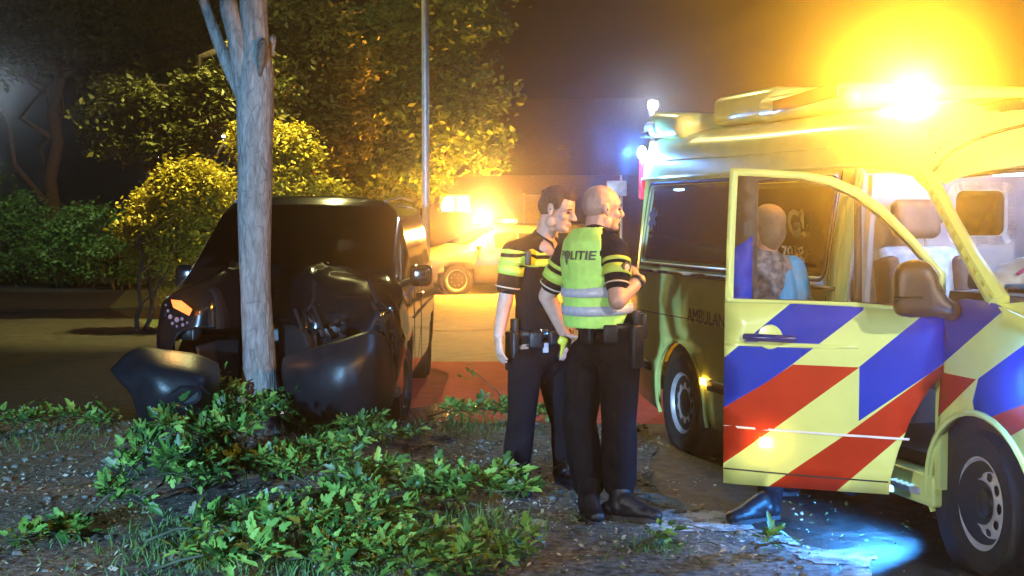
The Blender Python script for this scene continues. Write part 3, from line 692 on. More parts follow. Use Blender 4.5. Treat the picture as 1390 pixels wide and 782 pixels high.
# front wing (right) with the livery running on over it
def pl(pts): return [asd(*p) for p in pts]
wing = [(-.297, 1.262), (-.297, .93)] + front_arch[2:-1] + [(.45, SILL), (.92, .30), (.98, .6), (.93, .99), (.6, 1.15), (.3, 1.235), (.06, 1.285), (-.2, 1.30)]
wing = [(-.297, 1.24)] + [(-.297, .99), (-.33, .62), (-.405, .40), (-.40, .245)] + front_arch[0:0] + front_arch[1:-1] + [(.45, SILL), (.92, .30), (.98, .6), (.93, .99), (.6, 1.15), (.3, 1.235), (.06, 1.285), (-.15, 1.29)]
regs = [(pl([(1262, 425), (1296, 400), (1348, 409), (1358, 424), (1282, 492), (1240, 520)]), 1),
        (pl([(1240, 505), (1282, 506), (1326, 515), (1279, 561), (1240, 600)]), 2),
        (pl([(1440, 430), (1391, 467), (1329, 514), (1321, 545), (1324, 563), (1341, 570), (1390, 551), (1440, 530)]), 1),
        (pl([(1341, 568), (1390, 549), (1440, 528), (1440, 560), (1392, 580), (1362, 598)]), 2)]
side_part('front_wing', wing, [], regs, [M['yellow'], M['blue'], M['red']])
side_part('front_wing', [(q[0], q[1]) for q in wing], [], [], None, s=1)
MB().tube([V(x, yside(x, z) - .004, z) for x, z in arch(0, .345, .425, 196, -14, 20)], .016, 6).build('wheel_arch_lip', M['yellow'], am)
MB().tube([V(x, yside(x, z) - .004, z) for x, z in arch(RX, .345, .445, 196, -14, 20)], .014, 6).build('wheel_arch_lip', M['yellow'], am)
# wheel wells
for cx in (0, RX):
    for s in (-1, 1): MB().lathe([(.43, 0), (.43, .5), (.02, .5)], (cx, s * .95, .345), (0, -s, 0), 24).build('wheel_well', M['black'], am)
# door aperture: sill step, A pillar foot, inner frames
MB().rbox((-.82, -.93, .33), (.92, .14, .16), .02).build('door_sill', M['yellow'], am)
stp = MB().rbox((-.60, -.97, .315), (.26, .1, .035), .01, 2).build('entry_step', M['steel'], am)
for k in range(4): MB().box((-.69 + .05 * k, -1.0, .336), (.02, .06, .008)).build('tread', glow('blue lit step', (.35, .75, 1), 1.2), stp, smooth=False)  # treads glow by themselves in place of blue light on the step
MB().tube([V(-1.32, -.985, .3), V(-1.32, -.985, 1.25), V(-1.32, -.93, 1.7), V(-1.30, -.89, 1.93)], .035, 8).build('door_pillar', M['yellow'], am)
MB().tube([V(-1.26, -.87, .4), V(-1.26, -.87, 1.25), V(-1.26, -.83, 1.9)], .03, 6).build('seat_belt_trim', M['cabin'], am)
MB().add([(-1.44, -.988, 1.25), (-1.345, -.988, 1.25), (-1.39, -.91, 1.86), (-1.40, -.91, 1.86)], [(0, 1, 2, 3)]).build('pillar_trim', M['yellow'], am, smooth=False)
MB().box((-.34, -.94, .75), (.05, .1, .8)).build('hinge_pillar', M['yellow'], am, smooth=False)
# cabin interior
ov, tr, mi = panel([(-.87, .4), (.87, .4), (.87, 1.3), (.84, 1.92), (-.84, 1.92), (-.87, 1.3)], [rrect(-.15, 1.56, .20, 1.825, .05)], grid=.3)
bk = MB().add([(-1.55, p[0], p[1]) for p in ov], tr).build('bulkhead', M['cabin'], am, smooth=False)
q = bk.modifiers.new('thickness', 'SOLIDIFY'); q.thickness = .04
ov, tr, mi = panel(rrect(-.205, 1.505, .255, 1.875, .09), [rrect(-.148, 1.562, .198, 1.823, .05)], grid=.3)
wf_ = MB().add([(-1.525, p[0], p[1]) for p in ov], tr).build('window_frame', M['white'], bk, smooth=False)
q = wf_.modifiers.new('thickness', 'SOLIDIFY'); q.thickness = .03; q.offset = 0
MB().box((-1.56, .025, 1.69), (.006, .36, .28)).build('pane', M['vanglass'], bk, smooth=False)
MB().rbox((-1.50, -.26, 1.66), (.03, .04, .05), .01).build('latch', M['black'], bk)
MB().box((-1.1, 0, 1.93), (.86, 1.5, .03)).build('headlining', M['cabin'], am, smooth=False)
db = MB().add([(-.52, -.86, 1.05), (-.52, .86, 1.05), (-.46, .86, 1.31), (-.46, -.86, 1.31), (-.02, .86, 1.315), (-.02, -.86, 1.315), (.30, .5, 1.27), (.30, -.5, 1.27), (-.35, -.88, .6), (-.35, .88, .6)], [(0, 1, 2, 3), (3, 2, 4, 5), (5, 4, 6, 7), (8, 9, 1, 0)]).build('dashboard', M['cabin'], am, smooth=False)
vt = MB()
for k in range(12): vt.box((-.10, -.72 + .035 * k, 1.322), (.16, .014, .012))
vt.build('vent', M['black'], db, smooth=False)
MB().rbox((-.30, -.80, 1.365), (.08, .10, .08), .02).build('device', M['seatdark'], db)
for y in (-.52, .52):
    st = MB().rbox((-1.02, y, .86), (.50, .50, .18), .06).build('seat', M['seat'], am)
    MB().rbox((-1.27, y, 1.20), (.14, .50, .62), .06, 3, Matrix.Rotation(rad(-10), 3, 'Y')).build('backrest', M['seat'], st)
    for s in (-1, 1): MB().rbox((-1.22, y + s * .22, 1.18), (.17, .09, .55), .035, 3, Matrix.Rotation(rad(-10), 3, 'Y')).build('bolster', M['seatdark'], st)
    if y > 0: MB().rbox((-1.36, .45, 1.50), (.10, .40, .50), .06, 3, Matrix.Rotation(rad(-8), 3, 'Y')).build('seat_cover', mat('dark violet seat cover', (.06, .045, .08), .8, var=.4, scale=9), st)
    hr = MB().rbox((-1.33, y, 1.66), (.11, .29, .22), .05, 4, Matrix.Rotation(rad(-8), 3, 'Y')).build('headrest', M['seatdark'], st)
    MB().tube([(-1.32, y - .06, 1.46), (-1.33, y - .06, 1.6)], .008, 6).tube([(-1.32, y + .06, 1.46), (-1.33, y + .06, 1.6)], .008, 6).build('headrest_post', M['chrome'], hr)
MB().rbox((-1.0, -.1, 1.905), (.3, .12, .02), .008, 2).build('cabin_lamp', glow('cold cabin lamp', (.72, .84, 1), 5), am)
lamp('cabin_lamp_light', 'POINT', A0 + AF * -.85 + AL * -.05 + V(0, 0, 1.80), CABIN, (.26, .50, 1), .08)
lamp('cabin_lamp_light', 'POINT', A0 + AF * -1.05 + AL * -.6 + V(0, 0, 1.82), CABIN * .4, (.26, .45, 1), .05)
# white jacket and papers thrown on the dashboard
ck = thing('jacket', 'white jacket with a pink stripe lying on the ambulance dashboard', 'jacket', A0, ATH)
def cloth(mb):
    rnd_ = random.Random(4)
    for k in range(16):
        y = -.74 + .06 * k; h = .06 + .19 * math.sin(min(1, k / 9) * 1.6)
        mb.ell((-.30 + rnd_.uniform(-.03, .03), y, 1.315 + h * .5), (.12, .07, h * .58), Matrix.Rotation(rnd_.uniform(-.5, .5), 3, 'X'))
organic('cloth', cloth, mat('white jacket cloth', (.78, .78, .78), .7, var=.05), ck, .014, 4)
MB().tube([V(-.20, -.66, 1.40), V(-.19, -.56, 1.46), V(-.19, -.46, 1.53), V(-.2, -.34, 1.57)], .014, 6, flat=.6).build('pink_stripe', mat('pink tape', (.75, .12, .35), .5), ck)
MB().rbox((-.14, -.66, 1.345), (.12, .16, .02), .006, 2, Matrix.Rotation(.4, 3, 'Z')).build('blue_glove', mat('blue film', (.10, .35, .7), .5), ck)

# ---- wheels
def wheel(parent, loc, out, r, w, rr_, holes=10, m=None, hubr=.07, steer=0, spokes=0):
    """out: +1/-1 side of the outer face along local y"""
    e = thing('wheel', 'wheel', 'wheel'); del e['label']; del e['category']
    e.parent = parent; e.location = loc; e.rotation_euler = (0, 0, steer)
    k = out; ax = (0, k, 0); h = w / 2
    prof = [(rr_ + .004, h * .78), (r * .80, h * .98), (r * .93, h * .92), (r * .985, h * .7), (r, h * .55), (r, -h * .55), (r * .985, -h * .7), (r * .93, -h), (rr_, -h), (rr_, h * .7)]
    MB().lathe(prof, (0, 0, 0), ax, 40, close=True).build('tyre', M['rubber'], e, sharp=30)
    tr = MB()
    m_ = m or M['steel']
    # dished disc with openings
    Rm = rr_ * .93; hr = Rm * .70; hl = []
    if holes:
        for i in range(holes):
            a = 2 * math.pi * i / holes; c = V(math.cos(a), math.sin(a)) * hr; q = V(-math.sin(a), math.cos(a)); p = V(math.cos(a), math.sin(a))
            hl.append([tuple(c + q * math.cos(b) * Rm * .14 + p * math.sin(b) * Rm * .105) for b in [2 * math.pi * j / 10 for j in range(10)]])
    elif spokes:
        for i in range(spokes):
            a0 = 2 * math.pi * i / spokes; d = math.pi / spokes * .62
            hl.append([(math.cos(a0 + t) * q * Rm, math.sin(a0 + t) * q * Rm) for t, q in ((-d * .6, .36), (0, .33), (d * .6, .36), (d, .86), (d * .4, .9), (-d * .4, .9), (-d, .86))])
    circ = [(Rm * math.cos(2 * math.pi * i / 40), Rm * math.sin(2 * math.pi * i / 40)) for i in range(40)]
    ov, tri, mi = panel(circ, hl, grid=Rm / 11, maxseg=1)
    fz = lambda q: interp([0, .25, .45, .6, .8, 1], [.012, .012, .016, .030, .020, .002], q / Rm)
    tr.add([(p[0], k * (h * .62 + fz(V(p[0], p[1]).length) - .02), p[1]) for p in ov], tri)
    d_ = tr.build('rim', m_, e, sharp=50)
    q = d_.modifiers.new('thickness', 'SOLIDIFY'); q.thickness = .008; q.offset = -1
    MB().lathe([(Rm * 1.0, h * .60), (rr_ * 1.03, h * .80), (rr_ * 1.05, h * .84), (rr_ * 1.02, h * .86), (rr_ * .98, h * .80), (Rm * .985, h * .58)], (0, 0, 0), ax, 40, close=True).build('rim_edge', m_, e, sharp=60)
    MB().lathe([(rr_ * .95, h * .3), (rr_ * .9, -h * .3), (.02, -h * .32)], (0, 0, 0), ax, 24).build('brake_drum', M['black'], e)
    MB().lathe([(hubr, h * .58), (hubr * .95, h * .72), (hubr * .5, h * .78), (.001, h * .79)], (0, 0, 0), ax, 18).build('hub_cap', M['plastic'], e)
    return e
for cx in (0, RX):
    for s in (-1, 1): wheel(am, (cx, s * .875, .345), s, .345, .235, .208, 10, steer=(rad(-7) if cx == 0 else 0))

# ---- the open door: built in its own plane, hinge at local (-.297,-1.0)
HNG = A0 + AF * -.297 + AL * -1.0
free = on_plane(982, 655, V(HNG) , V(0, 0, 1)) if False else None
DD = V(-.9555, .2950, 0); DN = V(-.2950, -.9555, 0)         # along the door from the hinge, outward face
def dpx(px, py): q = on_plane(px, py, HNG, DN) - HNG; return (q.dot(DD), q.z)
door = D.objects.new('front_door', None); C.objects.link(door); door.parent = am
Mw = Matrix(((DD.x, DN.x, 0, HNG.x), (DD.y, DN.y, 0, HNG.y), (0, 0, 1, 0), (0, 0, 0, 1)))
door.matrix_parent_inverse = Matrix.Identity(4)
Am = Matrix.Translation(A0) @ Matrix.Rotation(ATH, 4, 'Z')
door.matrix_basis = Am.inverted() @ Mw          # may mirror: x along the door, y outward, z up
if Mw.to_3x3().determinant() < 0:               # keep a right handed frame: y inward
    Mw = Matrix(((DD.x, -DN.x, 0, HNG.x), (DD.y, -DN.y, 0, HNG.y), (0, 0, 1, 0), (0, 0, 0, 1))); door.matrix_basis = Am.inverted() @ Mw; OUT = -1
else: OUT = 1
def dl(pts): return [dpx(*p) for p in pts]
def dprof(x, z, s=0):   # gentle belly of the door skin, outward
    b = interp([.2, .34, .5, .62, .66, .95, 1.24, 1.6, 1.95], [.0, .008, .018, .020, .024, .028, .022, .006, -.02], z)
    return OUT * (b + (.004 if .58 < z < .61 else 0))
def dpart(name, outline, holes=(), regions=(), mats=None, off=0, thick=.02, grid=.12, parent=None):
    ov, tr, mi = panel(outline, holes, regions, grid, .06)
    mb = MB(); mb.add([(p[0], dprof(p[0], p[1]) + OUT * off, p[1]) for p in ov], tr, mi)
    o = mb.build(name, mats or M['yellow'], parent or door, sharp=0)
    if sum(p.normal.y * p.area for p in o.data.polygons) * OUT < 0: o.data.flip_normals()
    if thick: q = o.modifiers.new('thickness', 'SOLIDIFY'); q.thickness = thick; q.offset = -1
    return o
lower = dl([(985, 411), (984, 500), (982, 655), (1000, 657), (1100, 664), (1207, 671), (1210, 645), (1220, 610), (1238, 565), (1262, 527), (1281, 507), (1281, 428), (1230, 421), (1160, 416), (1080, 412)])
reg = [(dl([(1082, 405), (1176, 405), (1172, 421), (1076, 494), (1040, 520), (980, 559), (980, 488)]), 1),
       (dl([(1077, 494), (1167, 498), (1053, 580), (983, 628), (970, 640), (970, 560), (1040, 519)]), 2),
       (dl([(1262, 420), (1290, 420), (1290, 486), (1264, 505), (1166, 571), (1167, 497)]), 1),
       (dl([(1264, 505), (1290, 487), (1290, 530), (1225, 590), (1135, 667), (1120, 680), (1010, 680), (1045, 659), (1150, 588)]), 2)]
# the step in the pattern: blue block left edge is vertical
dpart('door_skin', lower, [], reg, [M['yellow'], M['blue'], M['red']])
bl_line = dl([(983, 576), (1100, 585), (1235, 594), (1234, 597), (1100, 588), (983, 579)])
dpart('trim_line', bl_line, mats=M['white'], off=.003, thick=.004)
dpart('trim_line', dl([(983, 634), (1100, 645), (1206, 653), (1206, 655), (1100, 647), (983, 636)]), mats=M['plastic'], off=.002, thick=.003)
dpart('trim_line', dl([(985, 462), (1100, 466), (1166, 468), (1166, 473), (1100, 472), (985, 468)]), mats=M['yellow'], off=.003, thick=.004)
up_out = dl([(985, 411), (987, 320), (990, 228), (1040, 230), (1090, 233), (1130, 240), (1165, 255), (1200, 280), (1240, 320), (1284, 372), (1284, 428), (1230, 421), (1160, 416), (1080, 412)])
up_in = dl([(996, 405), (998, 320), (1001, 238), (1040, 240), (1088, 243), (1125, 251), (1160, 267), (1195, 293), (1234, 331), (1270, 372), (1270, 420), (1160, 410)])
dpart('window_frame', up_out, [up_in], mats=M['yellow'])
gl1 = dl([(1027, 405), (1028, 246), (1060, 244), (1090, 247), (1122, 254), (1136, 260), (1159, 270), (1160, 409), (1100, 407)])
gl2 = dl([(1170, 410), (1169, 278), (1190, 294), (1228, 330), (1262, 369), (1262, 416)])
dpart('frame_seal', up_in, [gl1, gl2], mats=M['black'], off=-.006, thick=.02)
M['doorglass'] = glass('faintly tinted glass', (.80, .78, .74), .9)
dpart('pane', gl1, mats=M['doorglass'], off=-.018, thick=0)
dpart('pane', gl2, mats=M['doorglass'], off=-.018, thick=0)
dpart('stripe', dl([(989, 408), (990, 342), (1022, 320), (1021, 407)]), mats=M['blue'], off=-.002, thick=.003)
# inner lining
ov, tr, mi = panel([(p[0] * .97 + .015, max(.36, p[1])) for p in lower], grid=.2)
MB().add([(p[0], -OUT * .055, p[1]) for p in ov], tr).build('door_lining', M['plastic'], door, sharp=0)
# handle in its dish
hx, hz = dpx(1046, 457)
hp_ = MB().lathe([(.062, .0), (.058, .006), (.03, .010), (.001, .011)], (hx, dprof(0, hz), hz), (0, OUT, 0), 24, sx=1.0).build('handle_dish', M['yellow'], door)
MB().tube([V(hx + .125, dprof(0, hz) + OUT * .010, hz), V(hx + .08, dprof(0, hz) + OUT * .034, hz), V(hx - .08, dprof(0, hz) + OUT * .034, hz - .004), V(hx - .125, dprof(0, hz) + OUT * .010, hz - .004)], [.016, .019, .019, .015], 10).build('handle', mat('navy gloss handle', (.02, .03, .16), .3), door)
mx, mz = dpx(1040, 600)
MB().rbox((mx, dprof(0, mz) + OUT * .004, mz), (.06, .014, .045), .006, 2).build('side_marker', glow('amber marker lamp', (1, .6, .12), 60), door)
lamp('marker_light', 'POINT', HNG + DD * mx + DN * .06 + V(0, 0, mz), 1.2, (1, .55, .10), .015)
# mirror on the door corner
Y_ = HNG.y - .13
def mp(px, py, dy=0): q = on_plane(px, py, HNG + DN * (.16 + dy), DN); r_ = q - HNG; return V(r_.dot(DD), OUT * r_.dot(DN), r_.z)
mo = [(1212, 420), (1211, 398), (1213, 378), (1219, 362), (1231, 354), (1246, 352), (1262, 357), (1274, 368), (1284, 385), (1296, 402), (1304, 417), (1300, 430), (1262, 431), (1220, 431)]
def mirror(mb):
    for a, b, r0, r1 in (((1230, 372), (1226, 416), .060, .052), ((1238, 369), (1236, 416), .060, .055), ((1246, 369), (1246, 416), .060, .055), ((1254, 371), (1256, 416), .056, .055), ((1260, 376), (1265, 416), .050, .053), ((1268, 392), (1278, 418), .040, .044), ((1276, 404), (1288, 420), .03, .035)):
        for dy in (-.03, .03): mb.cap(mp(*a, dy), mp(*b, dy), r0, r1, 12)
    mb.cap(mp(1225, 424), mp(1294, 424), .022, .022, 10); mb.cap(mp(1285, 420), mp(1296, 424, -.13), .05, .05, 10)
mr = organic('mirror_shell', mirror, M['plastic'], door, .012, 14)
MB().tube([mp(1214, 405, .075), mp(1232, 405, .105), mp(1252, 404, .10)], [.008, .010, .008], 8).build('mirror_lamp', M['chrome'], mr)
# ---------------------------------------------------------------- lofted car bodies   (local: x forward from the front axle, y left, z up)
def full(P):           # half sections (y >= 0, sill to roof centre) -> right sill .. roof .. left sill
    return [[V(p.x, -p.y, p.z) for p in r] + [V(p) for p in r[:-1][::-1]] for r in P]
def patch(name, Q, i0, i1, j0, j1, m, parent, off=0, inset=0, warp=None, cut=None, thick=0, sharp=0):
    """cells i0..i1, j0..j1 (floats, control units) of the refined surface"""
    ni, nj = Q['ni'], Q['nj']; G = Q['g']
    def sp(u, v):
        u = min(max(u * ni, 0), len(G) - 1 - 1e-6); v = min(max(v * nj, 0), len(G[0]) - 1 - 1e-6); i, j = int(u), int(v); a, b = u - i, v - j
        return G[i][j] * (1 - a) * (1 - b) + G[i + 1][j] * a * (1 - b) + G[i][j + 1] * (1 - a) * b + G[i + 1][j + 1] * a * b
    def nr(u, v):
        e = .05; a = sp(u + e, v) - sp(u - e, v); b = sp(u, v + e) - sp(u, v - e); n = a.cross(b)
        if n.length < 1e-9: return V(0, 0, 1)
        n.normalize(); c = sp(u, v)
        return n if n.dot(V(0, c.y, c.z - .7)) > 0 else -n
    nu, nv = max(2, int((i1 - i0) * ni + .5)), max(2, int((j1 - j0) * nj + .5)); R = []
    for a in range(nu + 1):
        u = lerp(i0, i1, a / nu); row = []
        for b in range(nv + 1):
            v = lerp(j0, j1, b / nv); p = sp(u, v)
            if off: p = p + nr(u, v) * off
            row.append(p)
        R.append(row)
    if cut:
        mb = MB(); vs = [p for r in R for p in r]; mm = len(R[0]); fs = []
        for a in range(nu):
            for b in range(nv):
                c = (R[a][b] + R[a + 1][b + 1]) / 2
                if not cut(c): fs.append((a * mm + b, (a + 1) * mm + b, (a + 1) * mm + b + 1, a * mm + b + 1))
        mb.add(vs, fs)
    else: mb = MB().grid(R)
    if warp: mb.v = [tuple(warp(V(v))) for v in mb.v]
    o = mb.build(name, m, parent, sharp=sharp)
    if thick: q = o.modifiers.new('thickness', 'SOLIDIFY'); q.thickness = thick; q.offset = 0
    return o
def surface(ST, ni, nj): return {'g': refine(full(ST), ni, nj), 'ni': ni, 'nj': nj}

# ---- the crashed van
M['vanpaint'] = mat('black car paint', (.004, .004, .005), .14, coat=1, var=.2, scale=3)
M['vanrim'] = mat('dark alloy rim', (.03, .03, .03), .4, metal=.5)
M['vanplastic'] = mat('unpainted black bumper plastic', (.008, .008, .010), .42, spec=.35, var=.2, scale=8, bump=.1, bscale=40)
VO = (-1.76, 11.3, 0); VS, VZ = .935, .96
vn = thing('van', 'black passenger van with a smashed front wrapped around the grey tree', 'van', VO, rad(-90)); vn.scale = (1, VS, VZ)
def st(x, pts, dx=None): return [V(x + (dx[i] if dx else 0), y, z) for i, (y, z) in enumerate(pts)]
body = [(.80, .24), (.95, .30), (.985, .62), (.985, .93), (.955, 1.14), (.845, 1.66), (.755, 1.81), (.62, 1.87), (.32, 1.90), (0, 1.905)]
def sc(pts, k, dz=0): return [(y * k, z + dz) for y, z in pts]
cowl = [(.80, .24), (.95, .30), (.985, .62), (.985, .93), (.945, 1.13), (.86, 1.25), (.80, 1.275), (.62, 1.295), (.32, 1.31), (0, 1.315)]
roofF = body[:5] + [(.835, 1.66), (.735, 1.785), (.61, 1.83), (.32, 1.855), (0, 1.86)]
hood = [(.80, .26), (.93, .32), (.975, .60), (.975, .88), (.93, 1.04), (.86, 1.10), (.78, 1.125), (.6, 1.15), (.3, 1.165), (0, 1.17)]
lip = [(.72, .30), (.86, .34), (.90, .55), (.90, .80), (.87, .95), (.82, 1.01), (.74, 1.03), (.58, 1.05), (.3, 1.06), (0, 1.06)]
nosef = [(.66, .32), (.78, .36), (.80, .50), (.80, .68), (.78, .78), (.74, .83), (.68, .85), (.55, .86), (.3, .865), (0, .87)]
VST = [st(-4.02, sc(body, .93), [.0, -.0, -.05, -.05, -.0, .08, .14, .16, .18, .18]), st(-3.92, sc(body, .985)), st(-3.0, body), st(-2.0, body), st(-1.1, body),
       st(-.82, roofF, [0, 0, 0, 0, 0, 0, .0, .04, .10, .12]), st(.22, cowl, [0, 0, 0, 0, .02, .0, .0, .06, .14, .16]),
       st(.70, hood, [0, 0, 0, 0, .0, .02, .04, .08, .14, .15]), st(.88, lip, [-.10, -.08, -.02, -.02, 0, .02, .03, .06, .08, .09]), st(.93, nosef, [-.06, -.03, .0, .02, .03, .03, .04, .05, .06, .06])]
VQ = surface(VST, 6, 4)
def crush(p):
    if p.x < -.2: return p
    k = min(1, (p.x + .2) / .8); y = p.y + .13
    d = .62 * math.exp(-(y / .26) ** 2) * k + .14 * math.exp(-((y - .62) / .35) ** 2) * k ** 2
    n_ = V(noise.noise(p * 3.1), noise.noise(p * 3.3 + V(9, 0, 0)), noise.noise(p * 2.9 + V(0, 7, 0)))
    a = .09 if y > .05 else .04
    q = p + n_ * a * k * (1 if p.z > .5 else .4); q.x -= d
    if p.z > .9 and p.x > .32: q.z += .10 * math.exp(-((abs(y) - .34) / .16) ** 2) * k
    return q
archc = lambda c: any((c.x - cx) ** 2 + (c.z - .34) ** 2 < .40 ** 2 and abs(c.y) > .5 for cx in (0, -3.2))
NJ = 18
patch('body', VQ, 0, 9, 0, NJ, M['vanpaint'], vn, warp=crush, cut=archc, thick=.01, sharp=50)
patch('windscreen', VQ, 5.06, 5.94, 5.6, 12.4, M['vanglass'], vn, off=.008)
# glass areas sit a touch proud, dark
for s, (j0, j1) in ((-1, (4.12, 4.95)), (1, (13.05, 13.88))):
    for a, b in ((.9, 2.35), (2.45, 3.6), (3.72, 4.9)):
        patch('side_window', VQ, a, b, j0, j1, M['tint'], vn, off=.004)
MB().add([(-4.0, -.93, .25), (-4.0, .93, .25), (-4.0, .9, 1.15), (-4.0, -.9, 1.15), (-3.88, .72, 1.82), (-3.88, -.72, 1.82)], [(0, 3, 2, 1), (3, 5, 4, 2)]).build('tailgate', M['vanpaint'], vn, smooth=False)
MB().add([(-4.03, -.75, 1.15), (-4.03, .75, 1.15), (-3.93, .68, 1.72), (-3.93, -.68, 1.72)], [(0, 3, 2, 1)]).build('rear_window', M['tint'], vn, smooth=False)
MB().box((-1.55, 0, .30), (4.6, 1.5, .12)).build('underbody', M['black'], vn, smooth=False)
MB().box((-.55, 0, .75), (.06, 1.7, .8)).build('firewall', M['black'], vn, smooth=False)
vdash = MB().rbox((-.20, 0, 1.12), (.5, 1.6, .22), .06).build('dashboard', M['dark_in'], vn)
MB().box((-.02, -.62, 1.255), (.12, .26, .01)).build('paper', M['white'], vdash, smooth=False)
for y in (-.45, .45):
    se = MB().rbox((-1.25, y, 1.0), (.16, .5, .75), .06, 3, Matrix.Rotation(rad(-12), 3, 'Y')).build('seat', M['seatdark'], vn)
    MB().rbox((-1.36, y, 1.50), (.1, .26, .2), .04).build('headrest', M['seatdark'], se)
MB().rbox((-1.45, -.83, 1.45), (.05, .06, .6), .02, 2, Matrix.Rotation(rad(14), 3, 'X')).build('pillar_trim', mat('brown pillar trim', (.16, .08, .05), .6), vn)
for cx in (0, -3.2):
    for s in (-1, 1): wheel(vn, (cx, s * .86, .34), s, .34, .225, .215, 0, m=M['vanrim'], spokes=7, steer=rad(-6) if cx == 0 else 0)
for s in (-1, 1):
    for cx in (0, -3.2): MB().lathe([(.40, 0), (.40, .4), (.02, .4)], (cx, s * .94, .34), (0, -s, 0), 20).build('wheel_well', M['black'], vn)
    MB().tube([V(-.2, s * .93, 1.16), V(-.22, s * (.94 if s < 0 else 1.02), 1.19)], .035, 8).build('mirror_arm', M['black'], vn)
    mm_ = MB(); mm_.rbox((-.22, -.98 if s < 0 else 1.08, 1.23), (.13, .20, .19), .055, 4); mm_.build('mirror', M['vanpaint'], vn)
    MB().tube([V(-3.9, s * .72, 1.905), V(-2.4, s * .72, 1.925), V(-.95, s * .70, 1.87)], .014, 6).build('roof_rail', M['black'], vn)
    MB().tube([V(-3.4, s * .995, .86), V(-2, s * 1.0, .86), V(-.5, s * 1.0, .85)], .010, 6).build('side_moulding', M['vanplastic'], vn)
    for x in (-1.5, -.62): MB().box((x, s * .995, .75), (.008, .006, .85)).build('door_seam', M['black'], vn, smooth=False)
    MB().rbox((-1.38, s * 1.0, 1.0), (.2, .04, .04), .015).build('door_handle', M['vanpaint'], vn)
# lit headlight with an orange indicator (picture left), smashed one on the other side
hl_ = MB().rbox((.80, -.74, .90), (.17, .24, .25), .06, 4, Matrix.Rotation(rad(-26), 3, 'Z')).build('headlight', M['black'], vn)
def hpx(px, py, Y=10.42):
    q = at(px, py, Y) - V(VO); return V(-q.y, q.x / VS, q.z / VZ)
MB().ell(hpx(238, 430), (.03, .085, .085)).build('lens', M['lens'], hl_)
ind = MB().add([hpx(233, 407, 10.2), hpx(246, 408, 10.2), hpx(261, 420, 10.2), hpx(257, 428, 10.2), hpx(236, 417, 10.2)], [(0, 1, 2, 3, 4)]).build('indicator', glow('orange indicator', (1, .22, .05), 2.6), hl_, smooth=False)
q = ind.modifiers.new('thickness', 'SOLIDIFY'); q.thickness = .02
for (x, y), r in (((231, 430), .016), ((240, 434), .018), ((228, 422), .010), ((248, 441), .012), ((234, 439), .011), ((247, 433), .012), ((254, 438), .008), ((225, 414), .007), ((240, 443), .008)):
    MB().ell(hpx(x, y, 10.2), (.012, r, r * 1.1)).build('bulb', glow('violet white bulb', (.55, .52, 1), .35), hl_)  # small glowing dots stand in for glints on the lens facets
MB().rbox(hpx(262, 455, 10.3), (.02, .02, .08), .006).build('bracket', M['vanplastic'], vn)
p_ = at(246, 416, 10.1); lamp('indicator_light', 'POINT', p_, 5, (1, .40, .10), .03)
# broken parts of the front
def rnd_shard(mb, c, s, r):
    a = V(r.uniform(-1, 1), r.uniform(-1, 1), r.uniform(-1, 1)) * s; b = V(r.uniform(-1, 1), r.uniform(-1, 1), r.uniform(-1, 1)) * s; n_ = a.cross(b).normalized() * .006
    mb.add([c, c + a, c + b, c + n_, c + a + n_, c + b + n_], [(0, 1, 2), (5, 4, 3), (0, 3, 4, 1), (1, 4, 5, 2), (2, 5, 3, 0)])
r_ = random.Random(3)
lamp2 = MB().rbox(hpx(452, 442, 10.55), (.12, .30, .2), .05, 3, Matrix.Rotation(rad(35), 3, 'X')).build('broken_headlight', M['vanplastic'], vn)
for k in range(26):
    mb = MB(); rnd_shard(mb, hpx(r_.gauss(458, 24), r_.gauss(432, 16), 10.25 + r_.uniform(-.05, .1)), .05, r_); mb.build('lens_shard', M['chrome'] if k % 3 == 0 else M['lens'], lamp2, smooth=False)
for a, b, c in (((400, 420), (420, 470), (440, 500)), ((425, 415), (440, 455), (462, 475)), ((505, 410), (520, 440), (530, 470)), ((410, 480), (440, 470), (470, 455)), ((500, 380), (512, 410), (526, 420))):
    MB().tube([hpx(*a, 10.45), hpx(*b, 10.30), hpx(*c, 10.42)], [.014, .02, .012], 6).build('torn_strip', M['vanplastic'], vn)
MB().tube([hpx(527, 425, 10.5), hpx(536, 450, 10.42), hpx(540, 475, 10.45), hpx(534, 520, 10.5)], [.03, .035, .03, .02], 8).build('wing_edge', M['vanpaint'], vn)
# bumper skins: a curved sheet from outline rows in the picture, with real depth and thickness
def skin(name, rows, m, parent, thick=.012, k=5):
    P = refine([[hpx(*p) for p in r] for r in rows], k, k); o = MB().grid(P).build(name, m, parent, sharp=0)
    q = o.modifiers.new('thickness', 'SOLIDIFY'); q.thickness = thick; q.offset = 0; return o
bl1 = skin('bumper_corner', [
    [(150, 503, 9.72), (182, 474, 9.75), (226, 476, 9.78), (268, 482, 9.85), (296, 494, 10.0)],
    [(160, 515, 9.62), (196, 500, 9.52), (232, 500, 9.52), (272, 506, 9.6), (298, 512, 9.9)],
    [(178, 535, 9.60), (206, 524, 9.45), (238, 524, 9.45), (274, 526, 9.55), (296, 526, 9.85)],
    [(186, 560, 9.62), (212, 548, 9.47), (240, 544, 9.47), (268, 544, 9.6), (288, 540, 9.85)],
    [(190, 574, 9.72), (222, 570, 9.6), (248, 562, 9.6), (270, 556, 9.7), (282, 548, 9.88)]], M['vanplastic'], vn)
fo = MB().lathe([(.085, .0), (.075, .03), (.05, -.02), (.001, -.025)], hpx(252, 536, 9.50), (1, .25, -.1), 20, sx=1.5).build('fog_lamp_recess', M['black'], bl1)
MB().tube([hpx(226, 538, 9.44), hpx(244, 525, 9.44), hpx(275, 527, 9.52), hpx(285, 535, 9.6)], .012, 6).build('recess_edge', M['vanplastic'], bl1)
